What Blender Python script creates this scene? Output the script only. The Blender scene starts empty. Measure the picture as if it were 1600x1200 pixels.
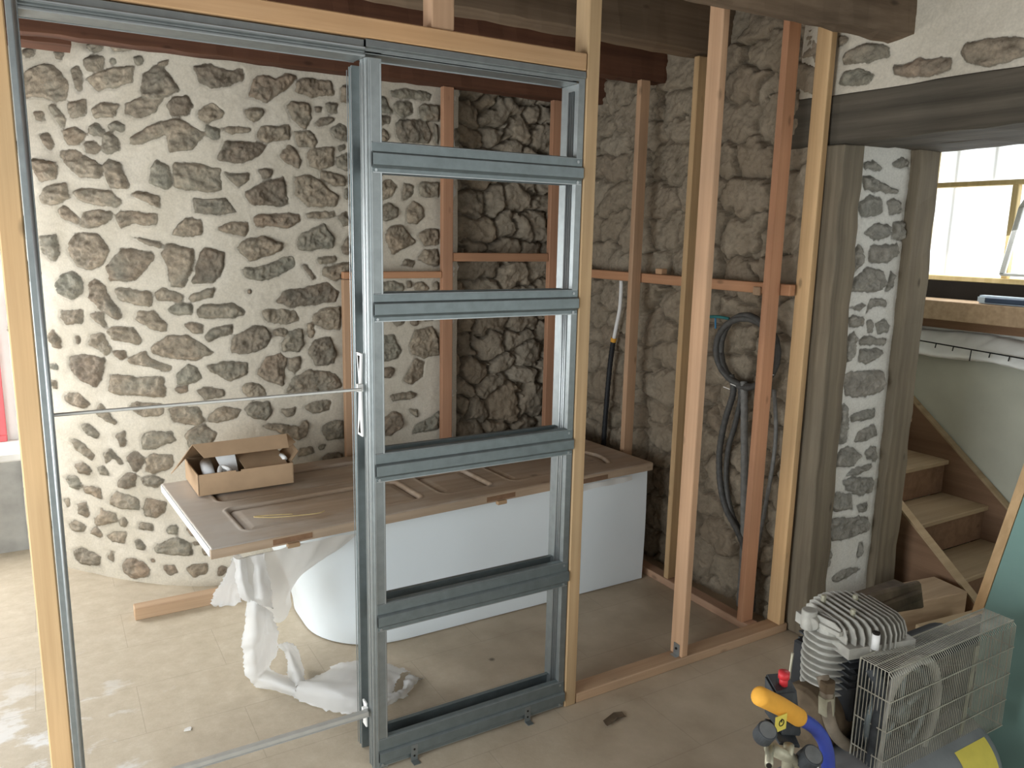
import bpy, bmesh, math, random
import numpy as np
from mathutils import Vector, Matrix

# ------------------------------------------------------------------ camera, world, light, exposure
SC = bpy.context.scene
COL = SC.collection
cam_d = bpy.data.cameras.new('camera'); cam = bpy.data.objects.new('camera', cam_d); COL.objects.link(cam)
cam_d.sensor_width = 36.0; cam_d.lens = 1231.0/1600.0*36.0; cam_d.clip_start = .02
CR = [[0.86014293, -0.07701716, 0.50420481], [-0.50965037, -0.16905144, 0.84361016], [0.02026409, -0.98259349, -0.18466022]]
M4 = Matrix([[CR[i][0], -CR[i][1], -CR[i][2], (-0.77218833, -2.07439041, 1.61661338)[i]] for i in range(3)] + [[0, 0, 0, 1]])
cam.matrix_world = M4
SC.camera = cam
SC.view_settings.view_transform = 'Standard'; SC.view_settings.look = 'None'
SC.view_settings.exposure = 0.0; SC.view_settings.gamma = 1.0; SC.view_settings.use_curve_mapping = False

world = bpy.data.worlds.new('overcast sky'); SC.world = world; world.use_nodes = True
wn = world.node_tree; wn.nodes.clear()
w_out = wn.nodes.new('ShaderNodeOutputWorld'); w_bg = wn.nodes.new('ShaderNodeBackground')
w_tc = wn.nodes.new('ShaderNodeTexCoord'); w_sep = wn.nodes.new('ShaderNodeSeparateXYZ')
w_mr = wn.nodes.new('ShaderNodeMapRange'); w_mr.inputs[1].default_value = -.1; w_mr.inputs[2].default_value = .75
w_mr.inputs[3].default_value = 1.0; w_mr.inputs[4].default_value = 3.2
wn.links.new(w_tc.outputs['Generated'], w_sep.inputs[0]); wn.links.new(w_sep.outputs['X'], w_mr.inputs[0])
wn.links.new(w_mr.outputs[0], w_bg.inputs['Strength']); w_bg.inputs['Color'].default_value = (.95, .985, .98, 1)
wn.links.new(w_bg.outputs[0], w_out.inputs[0])

def area(name, loc, target, sx, sy, power, color):
    d = bpy.data.lights.new(name, 'AREA'); d.shape = 'RECTANGLE'; d.size = sx; d.size_y = sy
    d.energy = power; d.color = color
    o = bpy.data.objects.new(name, d); COL.objects.link(o); o.location = loc
    o.rotation_euler = (Vector(target)-Vector(loc)).to_track_quat('-Z', 'Y').to_euler()
    return o
area('window_daylight_back', (-1.75, 2.62, 1.15), (-1.1, .5, .0), 1.1, 1.1, 62, (.96, .98, 1.0))
area('window_daylight_left', (-2.62, -.75, .95), (.2, .75, .15), 2.0, 1.5, 85, (.90, .96, 1.0))
area('window_daylight_stair', (3.15, .05, 1.72), (2.4, -.2, .4), .9, .5, 7, (.95, .98, 1.0))

# ------------------------------------------------------------------ helpers
def rnd(seed): return random.Random(seed)

class NT:
    def __init__(s, name, rough=.8, metal=0.0, spec=.3):
        s.m = bpy.data.materials.new(name); s.m.use_nodes = True; s.t = s.m.node_tree; s.t.nodes.clear()
        s.out = s.n('ShaderNodeOutputMaterial'); s.b = s.n('ShaderNodeBsdfPrincipled')
        s.b.inputs['Roughness'].default_value = rough; s.b.inputs['Metallic'].default_value = metal
        s.b.inputs['Specular IOR Level'].default_value = spec
        s.l(s.b.outputs[0], s.out.inputs[0])
        s.tc = s.n('ShaderNodeTexCoord')
    def n(s, t): return s.t.nodes.new(t)
    def l(s, a, b): s.t.links.new(a, b)
    def noise(s, scale, vec=None, detail=4, rough=.55, mapping=None):
        n = s.n('ShaderNodeTexNoise'); n.inputs['Scale'].default_value = scale
        n.inputs['Detail'].default_value = detail; n.inputs['Roughness'].default_value = rough
        v = vec or s.tc.outputs['Object']
        if mapping:
            m = s.n('ShaderNodeMapping'); m.inputs['Scale'].default_value = mapping; s.l(v, m.inputs[0]); v = m.outputs[0]
        s.l(v, n.inputs['Vector']); return n.outputs['Fac']
    def ramp(s, fac, stops):
        r = s.n('ShaderNodeValToRGB'); e = r.color_ramp.elements
        while len(e) < len(stops): e.new(.5)
        for i, (p, c) in enumerate(stops):
            e[i].position = p; e[i].color = (*c, 1) if len(c) == 3 else c
        s.l(fac, r.inputs[0]); return r.outputs[0]
    def mix(s, fac, a, b, mode='MIX'):
        m = s.n('ShaderNodeMix'); m.data_type = 'RGBA'; m.blend_type = mode
        for k, v in ((0, fac), (6, a), (7, b)):
            if isinstance(v, (int, float)): m.inputs[k].default_value = v
            elif isinstance(v, tuple): m.inputs[k].default_value = (*v, 1)
            else: s.l(v, m.inputs[k])
        return m.outputs[2]
    def math(s, op, a, b=0.0, c=None):
        m = s.n('ShaderNodeMath'); m.operation = op
        for k, v in enumerate((a, b) if c is None else (a, b, c)):
            if isinstance(v, (int, float)): m.inputs[k].default_value = v
            else: s.l(v, m.inputs[k])
        return m.outputs[0]
    def maprange(s, v, a, b, c=0.0, d=1.0):
        m = s.n('ShaderNodeMapRange'); s.l(v, m.inputs[0])
        for i, x in enumerate((a, b, c, d)): m.inputs[i+1].default_value = x
        return m.outputs[0]
    def color(s, c):
        if isinstance(c, tuple): s.b.inputs['Base Color'].default_value = (*c, 1)
        else: s.l(c, s.b.inputs['Base Color'])
    def bump(s, h, strength=.3, dist=.01):
        b = s.n('ShaderNodeBump'); b.inputs['Strength'].default_value = strength; b.inputs['Distance'].default_value = dist
        s.l(h, b.inputs['Height']); s.l(b.outputs[0], s.b.inputs['Normal'])
    def attr(s, name):
        a = s.n('ShaderNodeAttribute'); a.attribute_name = name; return a.outputs['Fac']

def plain(name, col, rough=.6, metal=0.0, spec=.3, var=.12, scale=18, bump=0.0):
    k = NT(name, rough, metal, spec)
    n = k.noise(scale)
    lo = tuple(c*(1-var) for c in col); hi = tuple(min(1, c*(1+var)) for c in col)
    k.color(k.ramp(n, [(.3, lo), (.7, hi)]))
    if bump: k.bump(k.noise(scale*4), bump, .004)
    return k.m

def wood(name, c_lo, c_hi, axis='Z', rough=.7, ring=9, knots=.0, bump=.15):
    k = NT(name, rough, 0, .25)
    s = [ring*4]*3; s['XYZ'.index(axis)] = ring*.12
    oi = k.n('ShaderNodeObjectInfo')
    va = k.n('ShaderNodeVectorMath'); va.operation = 'ADD'
    mu = k.n('ShaderNodeVectorMath'); mu.operation = 'SCALE'; k.l(oi.outputs['Random'], mu.inputs['Scale']); mu.inputs[0].default_value = (7, 5, 3)
    k.l(k.tc.outputs['Object'], va.inputs[0]); k.l(mu.outputs[0], va.inputs[1])
    g = k.noise(1, va.outputs[0], 5, .6, tuple(s))
    big = k.noise(2.2, va.outputs[0], 2)
    base = k.ramp(g, [(.28, c_lo), (.72, c_hi)])
    dirt = k.ramp(big, [(.35, (.86, .86, .86)), (.7, (1.08, 1.04, 1.0))])
    col = k.mix(1.0, base, dirt, 'MULTIPLY')
    # per piece tint
    tint = k.ramp(oi.outputs['Random'], [(0, (.9, .9, .92)), (1, (1.08, 1.04, 1.0))])
    col = k.mix(1.0, col, tint, 'MULTIPLY')
    # knots
    vo = k.n('ShaderNodeTexVoronoi'); vo.inputs['Scale'].default_value = 1.0
    mp = k.n('ShaderNodeMapping'); s2 = [9.0]*3; s2['XYZ'.index(axis)] = 4.0; mp.inputs['Scale'].default_value = tuple(s2)
    k.l(va.outputs[0], mp.inputs[0]); k.l(mp.outputs[0], vo.inputs['Vector'])
    kn = k.maprange(vo.outputs['Distance'], .04, .10, 1, 0)
    col = k.mix(k.math('MULTIPLY', kn, .55+knots), col, tuple(c*.35 for c in c_lo))
    k.color(col); k.bump(g, bump, .003)
    return k.m

class MB:
    def __init__(s): s.v = []; s.f = []
    def add(s, vs, fs):
        o = len(s.v); s.v += [tuple(v) for v in vs]; s.f += [tuple(o+i for i in f) for f in fs]; return s
    def box(s, x0, x1, y0, y1, z0, z1):
        vs = [(x, y, z) for x in (x0, x1) for y in (y0, y1) for z in (z0, z1)]
        return s.add(vs, [(0, 1, 3, 2), (4, 6, 7, 5), (0, 4, 5, 1), (2, 3, 7, 6), (0, 2, 6, 4), (1, 5, 7, 3)])
    def hexa(s, bot, top):
        """bot, top: four points each, same winding"""
        return s.add(list(bot)+list(top), [(3, 2, 1, 0), (4, 5, 6, 7), (0, 1, 5, 4), (1, 2, 6, 5), (2, 3, 7, 6), (3, 0, 4, 7)])
    def prism(s, pts, d):
        """planar polygon extruded by the vector d"""
        n = len(pts); d = Vector(d); a = [Vector(p) for p in pts]
        return s.add(a+[p+d for p in a], [tuple(range(n))[::-1], tuple(range(n, 2*n))]+[(i, (i+1) % n, n+(i+1) % n, n+i) for i in range(n)])
    def tube(s, pts, r, n=10, cap=True):
        pts = [Vector(p) for p in pts]; m = len(pts); rr = r if isinstance(r, (list, tuple)) else [r]*m
        t0 = (pts[1]-pts[0]).normalized(); up = Vector((0, 0, 1)) if abs(t0.z) < .9 else Vector((1, 0, 0))
        a = t0.cross(up).normalized(); vs = []
        for i, p in enumerate(pts):
            t = (pts[min(i+1, m-1)]-pts[max(i-1, 0)]).normalized()
            a = (a-t*a.dot(t)).normalized(); b = t.cross(a)
            vs += [p+(a*math.cos(2*math.pi*k/n)+b*math.sin(2*math.pi*k/n))*rr[i] for k in range(n)]
        fs = [(i*n+k, i*n+(k+1) % n, (i+1)*n+(k+1) % n, (i+1)*n+k) for i in range(m-1) for k in range(n)]
        if cap: fs += [tuple(range(n))[::-1], tuple(range((m-1)*n, m*n))]
        return s.add(vs, fs)
    def grid(s, P):
        """P[i][j] points"""
        h = len(P); w = len(P[0])
        return s.add([p for r in P for p in r], [(i*w+j, i*w+j+1, (i+1)*w+j+1, (i+1)*w+j) for i in range(h-1) for j in range(w-1)])
    def build(s, name, mat, parent=None, bevel=0.0, smooth=False, loc=None, seg=1, subsurf=0):
        if parent is not None: o0 = Vector(parent['_w'])
        elif loc is not None: o0 = Vector(loc)
        else: o0 = Vector((0, 0, 0))
        me = bpy.data.meshes.new(name)
        me.from_pydata([tuple(Vector(v)-o0) for v in s.v], [], s.f); me.update()
        bm = bmesh.new(); bm.from_mesh(me)
        bmesh.ops.recalc_face_normals(bm, faces=bm.faces)
        if bevel: bmesh.ops.bevel(bm, geom=list(bm.edges), offset=bevel, segments=seg, affect='EDGES', clamp_overlap=True)
        bm.to_mesh(me); bm.free()
        for p in me.polygons: p.use_smooth = smooth
        me.materials.append(mat)
        o = bpy.data.objects.new(name, me); COL.objects.link(o)
        if parent is not None: o.parent = parent
        else: o.location = o0
        o['_w'] = tuple(o0)
        if subsurf:
            md = o.modifiers.new('subdivision', 'SUBSURF'); md.levels = subsurf; md.render_levels = subsurf
        return o

def tag(o, label, cat, group=None):
    o['label'] = label; o['category'] = cat
    if group: o['group'] = group
    return o
def thing(name, loc, label, cat, group=None):
    o = bpy.data.objects.new(name, None); COL.objects.link(o); o.location = loc; o['_w'] = tuple(loc)
    o.empty_display_size = .05
    return tag(o, label, cat, group)
def struct(o): o['kind'] = 'structure'; return o
def smooth_path(pts, n=8):
    pts = [Vector(p) for p in pts]; out = []
    for i in range(len(pts)-1):
        p0 = pts[max(i-1, 0)]; p1 = pts[i]; p2 = pts[i+1]; p3 = pts[min(i+2, len(pts)-1)]
        for k in range(n):
            t = k/n
            out.append(.5*((2*p1)+(p2-p0)*t+(2*p0-5*p1+4*p2-p3)*t*t+(3*p1-p0-3*p2+p3)*t*t*t))
    return out+[pts[-1]]

# ------------------------------------------------------------------ numpy noise for wall relief
def vnoise(x, y, seed=0):
    rs = np.random.RandomState(seed); T = rs.rand(256, 256)
    xi = np.floor(x).astype(int); yi = np.floor(y).astype(int); fx = x-xi; fy = y-yi
    fx = fx*fx*(3-2*fx); fy = fy*fy*(3-2*fy)
    a = T[xi % 256, yi % 256]; b = T[(xi+1) % 256, yi % 256]; c = T[xi % 256, (yi+1) % 256]; d = T[(xi+1) % 256, (yi+1) % 256]
    return (a*(1-fx)+b*fx)*(1-fy)+(c*(1-fx)+d*fx)*fy-.5
def fbm(x, y, seed=0, o=4):
    r = 0; a = 1
    for k in range(o): r = r+a*vnoise(x*2**k+17*k, y*2**k+5*k, seed+k); a *= .5
    return r
def poly_sd(U, V, poly):
    """signed distance, negative inside"""
    p = np.array(poly); n = len(p); d = np.full(U.shape, 1e9); inside = np.zeros(U.shape, bool)
    for i in range(n):
        ax, ay = p[i]; bx, by = p[(i+1) % n]; ex = bx-ax; ey = by-ay
        wx = U-ax; wy = V-ay; t = np.clip((wx*ex+wy*ey)/(ex*ex+ey*ey+1e-12), 0, 1)
        d = np.minimum(d, (wx-ex*t)**2+(wy-ey*t)**2)
        c = ((ay > V) != (by > V)) & (U < (bx-ax)*(V-ay)/((by-ay) if by != ay else 1e-9)+ax); inside ^= c
    d = np.sqrt(d); return np.where(inside, -d, d)
def smoothstep(a, b, x): t = np.clip((x-a)/(b-a), 0, 1); return t*t*(3-2*t)

def grid_mesh(name, P, attrs, mat, flip=False, kind='structure'):
    """P (h,w,3) array"""
    h, w, _ = P.shape; idx = np.arange(h*w).reshape(h, w)
    q = np.stack([idx[:-1, :-1], idx[:-1, 1:], idx[1:, 1:], idx[1:, :-1]], -1).reshape(-1, 4)
    if flip: q = q[:, ::-1]
    me = bpy.data.meshes.new(name); me.vertices.add(h*w); me.vertices.foreach_set('co', P.reshape(-1).astype(np.float32))
    me.loops.add(q.size); me.loops.foreach_set('vertex_index', q.reshape(-1).astype(np.int32))
    me.polygons.add(len(q)); me.polygons.foreach_set('loop_start', np.arange(0, q.size, 4, dtype=np.int32))
    me.update(calc_edges=True); me.validate()
    me.polygons.foreach_set('use_smooth', np.ones(len(q), bool))
    for k, v in attrs.items():
        a = me.attributes.new(k, 'FLOAT', 'POINT'); a.data.foreach_set('value', v.reshape(-1).astype(np.float32))
    me.materials.append(mat)
    o = bpy.data.objects.new(name, me); COL.objects.link(o)
    if kind: o['kind'] = kind
    return o

def parse_stones(t, s=.01): return [[(float(a.split(',')[0])*s, float(a.split(',')[1])*s) for a in l.split()] for l in t.strip().split('\n')]
def pointed(U, V, stones, seed):
    """mortared wall: distance to the nearest stone edge, tone per stone, relief"""
    wu = U+.009*fbm(U*26, V*26, seed)+.003*fbm(U*90, V*90, seed+9); wv = V+.009*fbm(U*26+50, V*26, seed+3)+.003*fbm(U*90, V*90+7, seed+12)
    sd = np.full(U.shape, .05); tone = np.full(U.shape, .5); rel = np.zeros(U.shape)
    R = rnd(seed)
    for pl in stones:
        us = [p[0] for p in pl]; vs = [p[1] for p in pl]; t = R.random(); hgt = R.uniform(.004, .014); tu = R.uniform(-1, 1)*.07; tv = R.uniform(-1, 1)*.07
        m = (U > min(us)-.05) & (U < max(us)+.05) & (V > min(vs)-.05) & (V < max(vs)+.05)
        if not m.any(): continue
        d = poly_sd(wu[m], wv[m], pl)
        cu = sum(us)/len(us); cv = sum(vs)/len(vs)
        cur = sd[m]; nearer = d < cur
        tt = tone[m]; tt[nearer] = t; tone[m] = tt
        cur[nearer] = d[nearer]; sd[m] = cur
        r_ = rel[m]; inn = smoothstep(.004, -.012, d); r_ = np.maximum(r_, inn*(hgt+tu*(U[m]-cu)+tv*(V[m]-cv))); rel[m] = r_
    for _ in range(1):   # weathered, rounded corners
        q = np.pad(sd, 1, mode='edge'); sd = (q[:-2, 1:-1]+q[2:, 1:-1]+q[1:-1, :-2]+q[1:-1, 2:]+q[:-2, :-2]+q[2:, 2:]+q[:-2, 2:]+q[2:, :-2]+q[1:-1, 1:-1])/9
    sd = sd-.0010+.0034*fbm(U*70, V*70, seed+50, 3)
    rel = rel+smoothstep(.0, -.01, sd)*(.011*fbm(U*35, V*45, seed+30)+.006*fbm(U*110, V*110, seed+31))
    rel = rel-.003*smoothstep(.008, .0, np.abs(sd))
    rel = rel+smoothstep(-.004, .004, sd)*(.004*fbm(U*9, V*9, seed+40)+.0012*fbm(U*60, V*60, seed+41))
    return sd, tone, rel
def rubble(U, V, su, sv, seed, depth, crack=.022, lean=.22):
    """dry stone: cells with dark joints"""
    wu = U+.085*fbm(U*5, V*5, seed)+.026*fbm(U*22, V*22, seed+2); wv = V+.075*fbm(U*5+30, V*5, seed+5)+.022*fbm(U*22, V*22, seed+7)
    rs = np.random.RandomState(seed); pts = []
    v = V.min()-.2; row = 0
    while v < V.max()+.2:
        h = sv*rs.uniform(.6, 1.35); u = U.min()-.2+rs.rand()*su
        while u < U.max()+.2:
            w = su*rs.uniform(.5, 1.45); pts.append((u+w/2, v+h/2+rs.uniform(-.25, .25)*h)); u += w
        v += h
    F1 = np.full(U.shape, 9.); F2 = np.full(U.shape, 9.); idx = np.zeros(U.shape, int)
    asp = su/sv; wt = rs.rand(len(pts))*sv*.30
    for i, (a, b) in enumerate(pts):
        d = np.abs(wu-a)**2.6/asp**2.6+np.abs(wv-b)**2.6; d = d**(1/2.6)+wt[i]
        c = d < F1; F2 = np.where(c, F1, np.minimum(F2, d)); idx = np.where(c, i, idx); F1 = np.where(c, d, F1)
    e = F2-F1
    n = len(pts); tn = rs.rand(n); hg = rs.rand(n)-.5; tu = rs.uniform(-lean, lean, n); tv = rs.uniform(-lean, lean, n); pa = np.array(pts)
    body = smoothstep(0, crack, e+.006*fbm(U*40, V*40, seed+70))
    rel = depth*(body-1)+body*(.016*hg[idx]+tu[idx]*(wu-pa[idx, 0])*1.0+tv[idx]*(wv-pa[idx, 1]))+.012*smoothstep(0, .05, e)
    rel = rel+.012*fbm(U*26, V*30, seed+60)+.006*fbm(U*90, V*90, seed+61)
    return e, tn[idx], rel

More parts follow.
